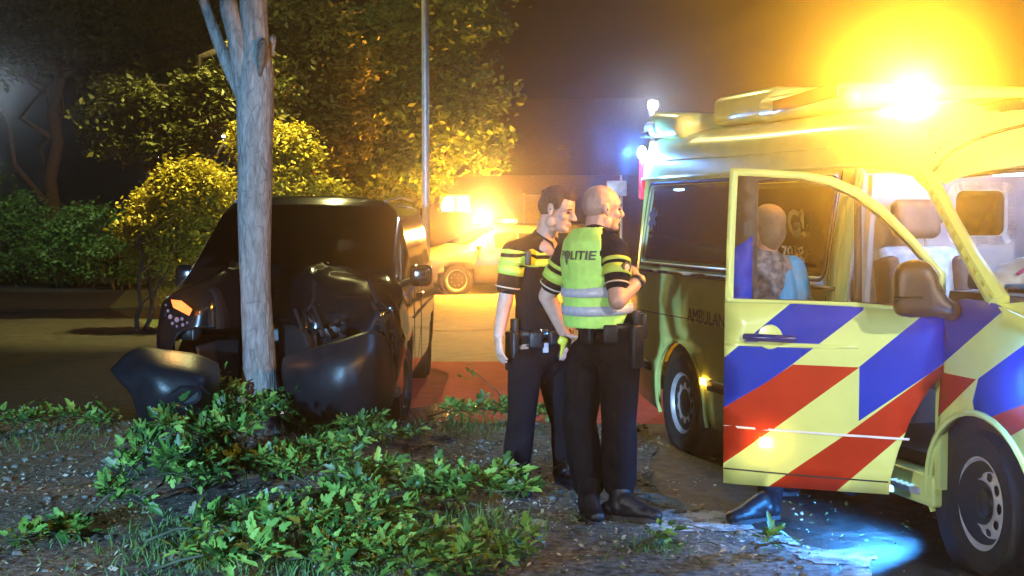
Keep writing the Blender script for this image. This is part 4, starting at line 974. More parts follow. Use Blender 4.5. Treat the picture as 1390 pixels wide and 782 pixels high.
bl2 = skin('bumper_corner', [
    [(385, 486, 10.2), (420, 474, 10.05), (462, 462, 9.98), (505, 450, 10.1), (528, 462, 10.5)],
    [(383, 505, 10.12), (422, 498, 9.92), (470, 490, 9.84), (510, 482, 10.0), (534, 490, 10.45)],
    [(388, 532, 10.1), (425, 530, 9.90), (470, 524, 9.82), (510, 516, 10.0), (536, 520, 10.45)],
    [(398, 552, 10.12), (430, 556, 9.96), (470, 552, 9.9), (508, 546, 10.05), (532, 546, 10.4)],
    [(412, 566, 10.2), (440, 574, 10.05), (472, 574, 10.0), (502, 570, 10.1), (520, 568, 10.4)]], M['vanplastic'], vn)
skin('radiator_panel', [[(266, 470, 10.35), (300, 462, 10.6), (325, 462, 10.75)], [(270, 510, 10.3), (300, 515, 10.55), (325, 520, 10.7)], [(285, 556, 10.3), (305, 560, 10.5), (325, 562, 10.65)]], M['black'], vn)
skin('crushed_grille', [[(378, 440, 10.75), (400, 442, 10.6), (430, 450, 10.45)], [(380, 500, 10.7), (402, 505, 10.5), (430, 510, 10.3)], [(382, 555, 10.6), (402, 562, 10.45), (430, 565, 10.3)]], M['black'], vn)

# ---- patrol car far behind
M['carwhite'] = mat('white car paint', (.14, .13, .12), .4, coat=.2)
FCL = (-1.35, 29.9, 0); fc = thing('patrol_car', 'pale patrol car with a blazing orange beacon on its roof behind the officers', 'car', FCL, rad(194))
fb = [(.70, .22), (.82, .28), (.87, .55), (.875, .78), (.85, .93), (.70, 1.28), (.60, 1.40), (.45, 1.445), (.22, 1.46), (0, 1.465)]
fcowl = fb[:4] + [(.84, .92), (.78, .985), (.70, 1.0), (.5, 1.02), (.25, 1.03), (0, 1.03)]
fh = [(.68, .24), (.78, .30), (.84, .52), (.84, .68), (.80, .76), (.74, .80), (.66, .82), (.5, .84), (.25, .85), (0, .85)]
fn = [(.60, .28), (.68, .32), (.72, .44), (.72, .54), (.69, .60), (.64, .63), (.58, .65), (.45, .66), (.22, .665), (0, .67)]
FST = [st(-3.35, sc(fb, .86), [.15, .1, 0, -.02, .0, .25, .32, .36, .38, .38]), st(-3.15, sc(fb, .97), [0, 0, 0, 0, 0, .2, .28, .3, .3, .3]), st(-2.5, fb), st(-1.5, fb), st(-.9, fb), st(-.02, fcowl, [0, 0, 0, 0, -.35, -.25, -.1, 0, .1, .12]), st(.62, fh, [0, 0, 0, 0, 0, .02, .04, .08, .12, .13]), st(.78, fn, [-.1, -.06, 0, 0, .02, .02, .04, .08, .1, .1])]
FQ = surface(FST, 5, 3)
fcut = lambda c: any((c.x - cx) ** 2 + (c.z - .31) ** 2 < .36 ** 2 and abs(c.y) > .45 for cx in (0, -2.55))
patch('body', FQ, 0, 7, 0, 18, M['carwhite'], fc, cut=fcut, thick=.01, sharp=50)
patch('windscreen', FQ, 4.1, 4.93, 5.7, 12.3, M['tint'], fc, off=.008)
for j0, j1 in ((4.12, 4.98), (13.02, 13.88)):
    for a, b in ((1.25, 2.3), (2.4, 3.2), (3.28, 4.15)): patch('side_window', FQ, a, b, j0, j1, M['tint'], fc, off=.006)
for s in (-1, 1):
    MB().add([(-3.0, s * .89, .62), (-.35, s * .89, .62), (-.5, s * .885, .86), (-3.05, s * .885, .86)], [(0, 1, 2, 3)]).build('stripe', M['blue'], fc, smooth=False)
    MB().rbox((-.45, s * .93, .98), (.1, .16, .12), .03).build('mirror', M['black'], fc)
    for cx in (0, -2.55):
        wheel(fc, (cx, s * .77, .31), s, .31, .2, .21, 0, m=M['steel'], spokes=8)
        MB().lathe([(.36, 0), (.36, .3), (.02, .3)], (cx, s * .84, .31), (0, -s, 0), 18).build('wheel_well', M['black'], fc)
    MB().rbox((.62, s * .62, .68), (.22, .26, .12), .03).build('headlight', M['white'], fc)
MB().box((-1.3, 0, .26), (3.4, 1.3, .1)).build('underbody', M['black'], fc, smooth=False)
lb_ = MB().rbox((-1.25, 0, 1.53), (.26, 1.15, .10), .03).build('light_bar', M['white'], fc)
fb_ = at(654, 297, 29.0); q = fb_ - V(FCL); c_, s_ = math.cos(-rad(194)), math.sin(-rad(194)); fl = V(q.x * c_ - q.y * s_, q.x * s_ + q.y * c_, q.z)
MB().lathe([(.16, -.09), (.16, .02), (.12, .10), (.001, .14)], (fl.x, fl.y, fl.z), seg=18).build('beacon', glow('amber beacon far', (1, .38, .02), FARBEACON), fc)
CAMP = V(0, 0, CAM_Z)
wf = fb_ + (CAMP - fb_).normalized() * .25
lamp('far_beacon_light', 'SPOT', wf, FARSPOT, (1, .58, .30), .12, aim=(0, 0, 1.0), spot=30, blend=.9)
wb = A0 + AF * bx + AL * -.62 + V(0, 0, bz + .02); wb = wb + (CAMP - wb).normalized() * .13
lamp('beacon_light', 'SPOT', wb, NEARSPOT, (1, .45, .035), .06, aim=(0, 0, 3.5), spot=48, blend=1)
gb = A0 + AF * -.75 + AL * -1.0 + V(0, 0, .30)
lamp('step_strobe_light', 'SPOT', gb, 520, (.05, .32, 1), .03, aim=(1.5, 7.3, -.3), spot=150, blend=.3)  # blue spot added under the step to light the puddle
# ---------------------------------------------------------------- people
M['skin'] = mat('skin', (.46, .27, .21), .5, var=.10, scale=22, bump=.08, bscale=160, sss=.1)
M['skin2'] = mat('tanned skin', (.42, .24, .18), .5, var=.10, scale=22, bump=.08, bscale=160, sss=.1)
M['uni'] = mat('dark uniform cloth', (.006, .006, .008), .9, spec=.1, var=.3, scale=14, bump=.8, bscale=11)
M['trou'] = mat('dark uniform trousers', (.004, .0042, .006), .9, spec=.1, var=.35, scale=12, bump=.9, bscale=9)
M['neon'] = mat('neon yellow band', (.44, .55, .07), .6, var=.08, scale=20)
M['vest'] = mat('neon green yellow vest cloth', (.43, .78, .16), .65, var=.08, scale=18, bump=.7, bscale=9)
M['refl'] = mat('silver reflective tape', (.42, .45, .55), .35, var=.1, scale=40)
M['leather'] = mat('black leather', (.006, .006, .008), .45, spec=.3, bump=.2, bscale=60, var=.3)
M['hairdark'] = mat('short dark brown hair', (.045, .026, .016), .7, var=.4, scale=60, bump=.8, bscale=220)
M['stub'] = mat('shaved scalp stubble', (.36, .23, .19), .55, var=.12, scale=40, bump=.15, bscale=300)
M['eye'] = mat('eye', (.04, .03, .03), .2)
M['hairgrey'] = mat('grey brown hair', (.13, .10, .08), .8, var=.1, scale=10, bump=.3, bscale=50)

def head_build(mb, c, f, up, k=1.0):
    """c: head centre (between the ears), f: facing, up: head axis; about 0.23 tall"""
    f = V(f).normalized(); up = (V(up) - f * V(up).dot(f)).normalized(); r = f.cross(up).normalized()
    R_ = Matrix((f, r * -1, up)).transposed()
    L = lambda x, y, z: V(c) + (f * x - r * y + up * z) * k          # y to the person's left
    def e(x, y, z, rx, ry, rz, rot=None): mb.ell(L(x, y, z), (rx * k, ry * k, rz * k), R_ @ rot if rot else R_)
    e(-.012, 0, .038, .098, .077, .088)                  # skull
    e(-.035, 0, .020, .078, .073, .080)                  # back of the head
    e(.040, 0, .030, .055, .066, .070)                   # forehead
    e(.035, 0, -.045, .056, .058, .068)                  # face
    e(.045, 0, -.088, .044, .043, .034)                  # jaw
    e(.079, 0, -.100, .018, .022, .018)                  # chin
    e(.083, 0, .014, .016, .048, .012)                   # brow
    for s in (-1, 1):
        e(.058, s * .040, -.030, .030, .022, .022)       # cheek bone
        e(.000, s * .060, -.075, .030, .014, .032)       # jaw angle
        e(-.012, s * .076, -.006, .020, .009, .034, Matrix.Rotation(rad(-12), 3, 'Y'))  # ear
        e(-.006, s * .078, -.032, .011, .007, .012)
    mb.cap(L(.092, 0, .006), L(.116, 0, -.030), .010 * k, .015 * k, 10)  # nose
    for s in (-1, 1): e(.106, s * .011, -.036, .012, .010, .009)
    e(.088, 0, -.062, .014, .026, .007); e(.086, 0, -.073, .014, .023, .008)
    return L, R_
def neck(mb, L, base, r=.058): mb.cap(L(-.03, 0, -.06), base, r, r * 1.08, 16)
def face_bits(p, L, R_, brow='hairdark'):
    for s in (-1, 1):
        MB().ell(L(.083, s * .032, -.002), (.010, .013, .007), R_).build('eye', M['eye'], p)
        MB().tube([L(.093, s * .016, .016), L(.094, s * .034, .021), L(.082, s * .052, .015)], [.004, .005, .003], 6, flat=1).build('eyebrow', M[brow], p)
        MB().ell(L(-.010, s * .083, -.006), (.006, .002, .010), R_).build('ear_hollow', M['eye'], p)
    MB().tube([L(.099, .020, -.0675), L(.102, 0, -.066), L(.099, -.020, -.0675)], .0025, 5).build('mouth', mat('lip shade', (.22, .09, .07), .5), p)
def hand(mb, wrist, d, palm_n, curl=.5, k=1.0, thumb=1):
    """wrist point, direction to the knuckles, palm facing normal; five separate fingers"""
    d = V(d).normalized(); n = (V(palm_n) - d * V(palm_n).dot(d)).normalized(); s = d.cross(n).normalized() * thumb
    w = V(wrist); k *= 1.0
    mb.cap(w, w + d * .085 * k, .026 * k, .036 * k, 12, flat=.55, side=s)
    for i, (o, l) in enumerate(((.029, .072), (.010, .082), (-.010, .077), (-.028, .060))):
        p = w + d * .088 * k + s * o * k; dd = d; seg = [l * .45, l * .32, l * .23]
        for q, sl in enumerate(seg):
            a = curl * (.5 + .55 * q) + i * .06; c2 = (d * math.cos(a) + n * math.sin(a)); p2 = p + c2 * sl * k
            mb.cap(p, p2, (.0098 - q * .001) * k, (.0092 - q * .001) * k, 8); p = p2
    p = w + d * .03 * k + s * .028 * k; t1 = (d * .6 + s * .7 + n * .35).normalized(); p1 = p + t1 * .045 * k
    mb.cap(p, p1, .014 * k, .011 * k, 9); t2 = (d * .85 + s * .15 + n * .6).normalized(); mb.cap(p1, p1 + t2 * .034 * k, .0108 * k, .009 * k, 9)
def limbs(mb, pts, rs, flat=1, side=None):
    for i in range(len(pts) - 1): mb.cap(pts[i], pts[i + 1], rs[i], rs[i + 1], 16, flat, side=side)
def boot(mb, heel, toe, ankle):
    heel, toe, ankle = V(heel), V(toe), V(ankle); d = toe - heel; d.z = 0; L = d.length; d.normalize(); u = V(0, 0, 1); s = d.cross(u)
    R_ = Matrix((d, s * -1, u)).transposed()
    for t, r, h in ((.06, .046, .05), (.2, .047, .056), (.35, .047, .055), (.5, .050, .052), (.64, .054, .048), (.78, .054, .044), (.90, .047, .038)): mb.ell(heel + d * L * t + u * h, (L * .2, r, h), R_)
    c = heel + d * L * .24
    mb.cap(c + u * .07, ankle + d * .01, .060, .068, 18); mb.cap(heel + d * L * .32 + u * .10, heel + d * L * .72 + u * .052, .056, .044, 14)
def sole(heel, toe, p, m):
    heel, toe = V(heel), V(toe); d = (toe - heel); L = d.length; d.normalize(); s = V(-d.y, d.x, 0); o = []
    for t, w in ((-.06, .02), (-.03, .034), (.15, .038), (.4, .034), (.7, .050), (.9, .044), (1.03, .020)): o.append((t, w))
    poly = [heel + d * L * t + s * w for t, w in o] + [heel + d * L * t - s * w for t, w in o[::-1]]
    n_ = len(poly); MB().add([q + V(0, 0, z) for z in (0.0, .026) for q in poly], [tuple(range(n_ - 1, -1, -1)), tuple(range(n_, 2 * n_))] + [(i, (i + 1) % n_, n_ + (i + 1) % n_, n_ + i) for i in range(n_)]).build('sole', m, p)
def band(name, p, fn, z0, z1, m, off=.006, n=36, a0=0, a1=360, parent=None):
    """strip wrapped on a torso-like surface fn(angle, z)->(point)"""
    P = [[fn(rad(lerp(a0, a1, i / n)), z) for z in (z0, lerp(z0, z1, .5), z1)] for i in range(n + 1)]
    return MB().grid(P).build(name, m, p, sharp=0)
def ring(p0, p1, t, r, m, name, p, w=.03, n=24):
    """sleeve band round a limb"""
    p0, p1 = V(p0), V(p1); d = (p1 - p0).normalized(); a, b, _ = basis(d); c = p0.lerp(p1, t)
    P = [[c + d * h + (a * math.cos(2 * math.pi * i / n) + b * math.sin(2 * math.pi * i / n)) * r for h in (-w / 2, w / 2)] for i in range(n + 1)]
    o = MB().grid(P).build(name, m, p, sharp=0); q = o.modifiers.new('thickness', 'SOLIDIFY'); q.thickness = .004; q.offset = 1; return o
def snap(o, target, off=.004):
    """lay a sheet on a body surface"""
    q = o.modifiers.new('lay on', 'SHRINKWRAP'); q.target = target; q.offset = off; q.wrap_method = 'PROJECT' if False else 'NEAREST_SURFACEPOINT'; q.wrap_mode = 'ABOVE_SURFACE'
    dg = bpy.context.evaluated_depsgraph_get(); dg.update(); me = D.meshes.new_from_object(o.evaluated_get(dg)); o.modifiers.remove(q); o.data = me; return o
GZ = .018
def person(label, root, group='police officers beside the ambulance'):
    return thing('person', label, 'person', root, 0, group)

# ---- officer in the neon vest (seen from behind, facing right and away)
R0 = V(at(820, 700, 7.70).x, 7.70, GZ)
def J(px, py, Y): return at(px, py, Y) - R0
pr = person('bald police officer in a neon vest with grey stripes seen from behind', R0)
fwd = V(.80, .60, 0); rgt = V(.60, -.80, 0)
hip = J(824, 452, 7.70); chest = J(806, 352, 7.68); nb = J(809, 320, 7.70); hc = J(818, 283, 7.74)
shR, shL = J(836, 340, 7.56), J(771, 342, 7.86)
elR, wrR = J(838, 408, 7.44), J(868, 380, 7.56)
elL, wrL = J(743, 402, 7.94), J(766, 452, 7.98)
def b_skin(mb):
    L, R_ = head_build(mb, hc, V(.93, .36, -.02), V(.06, .02, 1), 1.03); neck(mb, L, nb + V(0, 0, -.03), .064)
    for p, r in ((nb, .07),): mb.ell(p + V(0, 0, -.06), (.10, .10, .07))
    limbs(mb, [shR, elR, wrR], [.050, .050, .034]); limbs(mb, [shL, elL, wrL], [.050, .052, .034])
    limbs(mb, [shR, chest, hip], [.05, .09, .07]); limbs(mb, [shL, chest], [.05, .09])
    mb.cap(elR.lerp(wrR, .15), elR.lerp(wrR, .5), .046, .040, 14); mb.cap(elL.lerp(wrL, .15), elL.lerp(wrL, .5), .048, .042, 14)
    hand(mb, wrR, V(-.06, .12, .10), V(-.6, .6, -.5), .9, 1.0, -1); hand(mb, wrL, V(.45, -.1, -.8), V(.5, .5, .2), .6, 1.0, 1)
    for h_, k_ in ((J(838, 470, 7.60), J(838, 570, 7.60)), (J(795, 470, 7.80), J(786, 570, 7.76))): limbs(mb, [hip, h_, k_], [.06, .06, .045])
sk = organic('body', b_skin, M['skin'], pr, .0055, 2)
L, R_ = head_build(MB(), hc, V(.93, .36, -.02), V(.06, .02, 1), 1.03)
face_bits(pr, L, R_)
# shaved hair cap
hp_ = MB(); hp_.ell(L(-.014, 0, .040), (.1005, .0795, .0885), R_); hp_.ell(L(-.040, 0, .016), (.0785, .075, .080), R_)
def b_scalp(mb): mb.ell(L(-.026, 0, .036), (.0915, .0815, .0905), R_); mb.ell(L(-.042, 0, .012), (.076, .0755, .076), R_)
organic('shaved_hair', b_scalp, M['stub'], pr, .006, 2)
def torso(mb, hip, chest, shR, shL, nb, wide=1.0, rg=rgt):
    wa = hip.lerp(chest, .45)
    mb.cap(hip + V(0, 0, -.02), wa, .165 * wide, .155 * wide, 22, flat=.74, side=rg); mb.cap(wa, chest + V(0, 0, -.02), .155 * wide, .182 * wide, 22, flat=.70, side=rg)
    mb.cap(chest, chest.lerp(nb, .5), .175 * wide, .12, 20, flat=.66, side=rg)
    mb.cap(shR, shL, .075, .075, 16); mb.cap(shR, nb, .070, .062, 16); mb.cap(shL, nb, .070, .062, 16); mb.cap(nb + V(0, 0, -.04), nb + V(0, 0, .012), .078, .070, 16)
def b_shirt(mb):
    torso(mb, hip, chest, shR, shL, nb)
    limbs(mb, [shR, shR.lerp(elR, .66)], [.074, .066]); limbs(mb, [shL, shL.lerp(elL, .72)], [.074, .068])
sh = organic('shirt', b_shirt, M['uni'], pr, .0075, 3)
def b_vest(mb):
    v1 = J(812, 436, 7.70)
    wa = v1.lerp(chest, .5)
    mb.cap(v1, wa, .195, .190, 24, flat=.92, side=rgt); mb.cap(wa, chest + V(0, 0, .01), .190, .196, 24, flat=.86, side=rgt)
    a, b = shR.lerp(nb, .42), shL.lerp(nb, .42)
    mb.cap(chest + rgt * .06, a + V(0, 0, .008), .13, .066, 18, flat=.9, side=rgt); mb.cap(chest - rgt * .06, b + V(0, 0, .008), .13, .066, 18, flat=.9, side=rgt)
ve = organic('vest', b_vest, M['vest'], pr, .0075, 3)
def trim_mesh(o, keep):
    bm = bmesh.new(); bm.from_mesh(o.data); bmesh.ops.delete(bm, geom=[v for v in bm.verts if not keep(v.co)], context='VERTS'); bm.to_mesh(o.data); bm.free()
# cut neck opening, arm holes and hem; keep the shell open like a real vest
def keepv(c):
    t = (c - chest); u = t.dot(rgt); h = c.z
    zt = nb.z - .035
    if (c - nb).length < .128 and c.z > nb.z - .13: return False
    for s_, e_ in ((shR, elR), (shL, elL)):
        d = (e_ - s_).normalized(); q = c - s_; al = q.dot(d)
        if -.16 < al < .17 and (q - d * al).length < .098 * math.sqrt(1 - (al / .175) ** 2 if abs(al) < .175 else 0): return False
    return h > J(812, 443, 7.70).z
trim_mesh(ve, keepv)
q = ve.modifiers.new('thickness', 'SOLIDIFY'); q.thickness = .006; q.offset = 1
def vest_ring(p, c0, c1, m, w, name, parent, k=1.0):
    P = []
    for i in range(49):
        a = 2 * math.pi * i / 48; row = []
        for h in (-w / 2, 0, w / 2):
            row.append(V(0, 0, h) + c0 + (rgt * math.cos(a) * .24 + fwd * math.sin(a) * .20) + V(0, 0, c1 * math.sin(a)))
        P.append(row)
    o = MB().grid(P).build(name, m, parent, sharp=0); snap(o, p, .009); q = o.modifiers.new('t', 'SOLIDIFY'); q.thickness = .003; return o
vest_ring(ve, J(806, 393, 7.69), .012, M['refl'], .052, 'reflective_stripe', ve)
vest_ring(ve, J(808, 418, 7.69), .012, M['refl'], .052, 'reflective_stripe', ve)
# POLITIE across the back with a small flame mark over the O
back = V(chest) - fwd * .22
xd = rgt.copy(); yd = V(0, 0, 1); zd = -fwd
Rb = Matrix((xd, yd, zd)).transposed().to_euler()
M['greyink'] = mat('dark grey lettering', (.10, .13, .10), .5)
tx = text('lettering', 'POLITIE', .066, J(784, 347, 7.56) - fwd * .06, Rb, M['greyink'], ve, ext=.001, sx=1.02, bold=.0015)
def drape(o, target, d, off=.004):
    """push lettering along d until it lies on the target surface"""
    bpy.context.view_layer.update(); dg = bpy.context.evaluated_depsgraph_get(); mw = o.matrix_basis; tgt = target.evaluated_get(dg)
    me = o.data; inv = mw.inverted(); bm = bmesh.new(); bm.from_mesh(me); bmesh.ops.subdivide_edges(bm, edges=[e for e in bm.edges if e.calc_length() > .02], cuts=2); bmesh.ops.triangulate(bm, faces=bm.faces)
    for v in bm.verts:
        p = mw @ v.co; s_ = p - V(d) * .5
        okk, loc, nn, _ = tgt.ray_cast(s_, V(d))
        if okk: v.co = inv @ (loc - V(d) * off)
    bm.to_mesh(me); bm.free()
drape(tx, ve, fwd, .010)
fl = MB(); fl.add([(0, -.035, 0), (.010, -.01, 0), (.014, .015, 0), (.004, .045, 0), (-.002, .02, 0), (-.010, .048, 0), (-.014, .01, 0), (-.008, -.015, 0)], [tuple(range(8))])
fo_ = fl.build('emblem', M['greyink'], ve, smooth=False); fo_.location = J(774, 352, 7.60) - fwd * .06; fo_.rotation_euler = Rb; drape(fo_, ve, fwd, .011)
# sleeve bands, cuffs, shoulder badge
for t_, w_ in ((.24, .022), (.44, .055)): ring(shR, elR, t_, .076, M['neon'], 'sleeve_band', sh, w_)
for t_, w_ in ((.30, .022), (.52, .055)): ring(shL, elL, t_, .076, M['neon'], 'sleeve_band', sh, w_)
ring(shR, elR, .70, .069, mat('pale piping', (.5, .42, .34), .6), 'cuff', sh, .008); ring(shL, elL, .76, .071, D.materials['pale piping'], 'cuff', sh, .008)
bg_ = MB().lathe([(.038, 0), (.034, .006), (.001, .007)], (0, 0, 0), (0, 0, 1), 5).build('badge', M['black'], sh)
dd = V(.62, -.78, .1).normalized(); bg_.location = shR.lerp(elR, .36) + dd * .078; bg_.rotation_euler = dd.to_track_quat('Z', 'Y').to_euler()
be = MB().lathe([(.018, 0), (.001, .003)], (0, 0, .007), (0, 0, 1), 8).build('badge_mark', mat('badge gold', (.55, .38, .25), .4), bg_)
MB().rbox(shR.lerp(nb, .35) + V(0, 0, .082), (.10, .045, .012), .005, 2, V(.6, -.8, -.25).to_track_quat('X', 'Z').to_matrix()).build('shoulder_mark', M['uni'], sh)
ring(nb + V(0, 0, -.03), nb + V(0.004, .004, .03), .5, .080, M['uni'], 'collar', sh, .07); ring(nb + V(0, 0, -.02), nb + V(.004, .004, .03), .30, .086, D.materials['pale piping'], 'collar_piping', sh, .007)
ring(elR, wrR, .90, .038, M['black'], 'wristband', pr, .022)
# trousers, boots, belt
def legs(mb, hip, lg, wide=1.0):
    for h_, k_, a_ in lg:
        limbs(mb, [h_, h_.lerp(k_, .5), k_, k_.lerp(a_, .45), a_], [.108 * wide, .100 * wide, .088 * wide, .092 * wide, .086 * wide])
    mb.cap(hip + V(0, 0, -.03), hip + V(0, 0, .05), .172 * wide, .165 * wide, 22, flat=.75, side=rgt)
    for h_, _, _ in lg: mb.ell(hip.lerp(h_, .6) + V(0, 0, -.03), (.12 * wide, .12 * wide, .12))
LR = [(J(841, 485, 7.62), J(840, 572, 7.62), J(841, 655, 7.66)), (J(797, 485, 7.80), J(786, 572, 7.78), J(799, 655, 7.80))]
organic('trousers', lambda mb: legs(mb, hip, LR, 1.10), M['trou'], pr, .009, 3)
def gp(px, py, z=GZ): return gnd(px, py, z) - R0
btR = (gp(824, 703), gp(893, 709)); btL = (gp(795, 703), gp(812, 712))
for (h_, t_), l in ((btR, LR[0]), (btL, LR[1])):
    b_ = organic('boot', lambda mb, h_=h_, t_=t_, l=l: boot(mb, h_, t_, l[2] + V(0, 0, .02)), M['leather'], pr, .007, 7); sole(h_, t_, b_, M['rubber'])
def belt(p, hip, rg, fw_, items, rx=.19, ry=.155):
    P = [[hip + V(0, 0, h) + rg * math.cos(2 * math.pi * i / 40) * rx + fw_ * math.sin(2 * math.pi * i / 40) * ry for h in (-.025, .025)] for i in range(41)]
    o = MB().grid(P).build('belt', M['leather'], p, sharp=0); q = o.modifiers.new('thickness', 'SOLIDIFY'); q.thickness = .012
    for nm, deg, dz, sz, m_ in items:
        a = rad(deg); c = hip + V(0, 0, dz) + rg * math.cos(a) * (rx + sz[0] / 2) + fw_ * math.sin(a) * (ry + sz[0] / 2)
        n_ = (rg * math.cos(a) + fw_ * math.sin(a)).normalized(); R2 = Matrix((n_, V(0, 0, 1).cross(n_), V(0, 0, 1))).transposed()
        MB().rbox(c, sz, min(sz) * .3, 3, R2).build(nm, m_, o)
    return o
M['taser'] = mat('bright yellow plastic', (.70, .66, .06), .4)
belt(pr, hip + V(0, 0, .04), rgt, fwd, [('holster', 8, -.10, (.05, .09, .24), M['leather']), ('pistol_grip', 12, .05, (.035, .05, .09), M['black']), ('pouch', -40, -.03, (.04, .08, .10), M['leather']), ('pouch', -80, -.03, (.04, .07, .11), M['leather']), ('radio', 50, .0, (.05, .06, .14), M['black'])])
hb_ = MB().tube([J(861, 427, 7.62), J(860, 440, 7.60), J(861, 452, 7.60)], [.008, .012, .010], 8).build('red_lanyard', mat('red strap', (.60, .03, .03), .5), pr)
ty = MB().rbox(J(764, 463, 7.90), (.055, .035, .05), .014, 3, Matrix.Rotation(.4, 3, 'Y')).build('yellow_grip', M['taser'], pr)
MB().tube([J(765, 468, 7.89), J(763, 476, 7.88), J(760, 485, 7.88)], [.014, .010, .004], 7).build('yellow_strap', M['taser'], ty)

# ---- second officer, dark hair, facing right towards the camera
R0 = V(at(728, 665, 8.5).x, 8.5, GZ); R1 = R0.copy()
po = person('police officer with short dark hair and a dark polo with one neon chest band', R0)
fwd2 = V(.78, -.62, 0); rgt2 = V(-.62, -.78, 0)
hip2 = J(729, 462, 8.5); ch2 = J(727, 355, 8.47); nb2 = J(738, 323, 8.45); hc2 = J(757, 284, 8.40)
sR, sL = J(697, 343, 8.32), J(765, 345, 8.62)
eR, wR = J(686, 408, 8.32), J(677, 455, 8.24)
eL, wL = J(778, 410, 8.66), J(772, 455, 8.52)
hf, hu = V(.88, -.40, -.24), V(.30, -.10, 1)
def b_skin2(mb):
    L, R_ = head_build(mb, hc2, hf, hu, 1.05); neck(mb, L, nb2 + V(-.01, 0, -.04), .060)
    mb.ell(nb2 + V(0, 0, -.06), (.1, .1, .07))
    limbs(mb, [sR, eR, wR], [.050, .047, .032]); limbs(mb, [sL, eL, wL], [.050, .047, .032]); limbs(mb, [sR, ch2, hip2], [.05, .09, .1]); limbs(mb, [sL, ch2], [.05, .09])
    mb.cap(eR.lerp(wR, .12), eR.lerp(wR, .5), .046, .040, 14)
    hand(mb, wR, V(.04, -.05, -1), V(.7, .4, 0), .42, 1.05, -1); hand(mb, wL, V(-.2, -.4, -.8), V(-.5, .5, 0), .5, 1.0, 1)
    limbs(mb, [hip2, J(712, 490, 8.36), J(710, 560, 8.34)], [.09, .08, .05]); limbs(mb, [hip2, J(748, 490, 8.6), J(766, 570, 8.7)], [.09, .08, .05])
organic('body', b_skin2, M['skin2'], po, .0055, 2)
L, R_ = head_build(MB(), hc2, hf, hu, 1.05); face_bits(po, L, R_)
def b_hair(mb):
    mb.ell(L(-.020, 0, .048), (.104, .0865, .089), R_); mb.ell(L(-.048, 0, .010), (.079, .081, .074), R_); mb.ell(L(.048, 0, .086), (.052, .062, .034), R_)
    for s in (-1, 1): mb.ell(L(.018, s * .072, .030), (.024, .013, .036), R_)
    rr_ = random.Random(2)
    for k in range(30): a = rr_.uniform(-1.3, 1.3); b = rr_.uniform(-.8, .8); mb.ell(L(-.02 + .085 * math.sin(a), .07 * math.sin(b), .06 + .072 * math.cos(a) * math.cos(b)), (.008, .007, .007), R_)
organic('hair', b_hair, M['hairdark'], po, .0055, 2)
def b_shirt2(mb):
    torso(mb, hip2, ch2, sR, sL, nb2 + V(-.01, .0, -.015), .98, rgt2)
    limbs(mb, [sR, sR.lerp(eR, .68)], [.074, .070]); limbs(mb, [sL, sL.lerp(eL, .68)], [.074, .070])
s2 = organic('shirt', b_shirt2, M['uni'], po, .0075, 3)
def chest_ring(target, c0, m, w, name, parent):
    P = [[c0 + V(0, 0, h) + rgt2 * math.cos(2 * math.pi * i / 48) * .25 + fwd2 * math.sin(2 * math.pi * i / 48) * .2 for h in (-w / 2, 0, w / 2)] for i in range(49)]
    o = MB().grid(P).build(name, m, parent, sharp=0); snap(o, target, .006); q = o.modifiers.new('t', 'SOLIDIFY'); q.thickness = .003; return o
chest_ring(s2, J(728, 354, 8.47), M['neon'], .052, 'chest_band', s2); chest_ring(s2, J(728, 341, 8.47), M['neon'], .018, 'chest_band', s2)
for t_, w_ in ((.17, .02), (.36, .056)): ring(sR, eR, t_, .077, M['neon'], 'sleeve_band', s2, w_); ring(sL, eL, t_, .077, M['neon'], 'sleeve_band', s2, w_)
ring(sR, eR, .72, .072, D.materials['pale piping'], 'cuff', s2, .008)
MB().tube([nb2 + rgt2 * .07 + V(0, 0, .03), nb2 + fwd2 * .085 + rgt2 * .03 + V(0, 0, -.03), nb2 + fwd2 * .10 + V(0, 0, -.10)], [.014, .016, .006], 6, flat=.5).tube([nb2 - rgt2 * .07 + V(0, 0, .03), nb2 + fwd2 * .085 - rgt2 * .03 + V(0, 0, -.03), nb2 + fwd2 * .105 + V(0, 0, -.10)], [.014, .016, .006], 6, flat=.5).build('collar', M['uni'], s2)
MB().tube([nb2 + fwd2 * .10 + V(0, 0, -.09), ch2 + fwd2 * .135, ch2 + fwd2 * .12 + V(0, 0, -.16)], .006, 6).build('zip', M['black'], s2)
MB().rbox(J(717, 350, 8.26), (.035, .035, .09), .01, 3).build('radio_microphone', M['black'], s2)
LL = [(J(713, 495, 8.36), J(708, 568, 8.36), J(699, 645, 8.40)), (J(748, 495, 8.62), J(766, 575, 8.72), J(769, 640, 8.86))]
organic('trousers', lambda mb: legs(mb, hip2, LL, .97), M['trou'], po, .009, 3)
def gp2(px, py): return gnd(px, py, GZ) - R1
for (h_, t_), l in (((gp2(696, 668), gp2(708, 675)), LL[0]), ((gp2(757, 652), gp2(790, 655)), LL[1])):
    t2 = h_ + (t_ - h_).normalized() * .25
    b_ = organic('boot', lambda mb, h_=h_, t2=t2, l=l: boot(mb, h_, t2, l[2] + V(0, 0, .02)), M['leather'], po, .007, 7); sole(h_, t2, b_, M['rubber'])
belt(po, hip2 + V(0, 0, .05), rgt2, fwd2, [('holster', -8, -.10, (.05, .09, .24), M['leather']), ('pistol_grip', -4, .05, (.035, .05, .09), M['black']), ('pouch', 40, -.03, (.04, .08, .10), M['leather']), ('handcuff_pouch', 75, -.02, (.04, .07, .09), M['leather']), ('key_clip', 58, .015, (.012, .045, .035), M['chrome']), ('key_fob', 60, -.08, (.015, .035, .06), mat('grey fob', (.35, .34, .42), .4)), ('pouch', 110, -.03, (.045, .08, .11), M['leather'])])

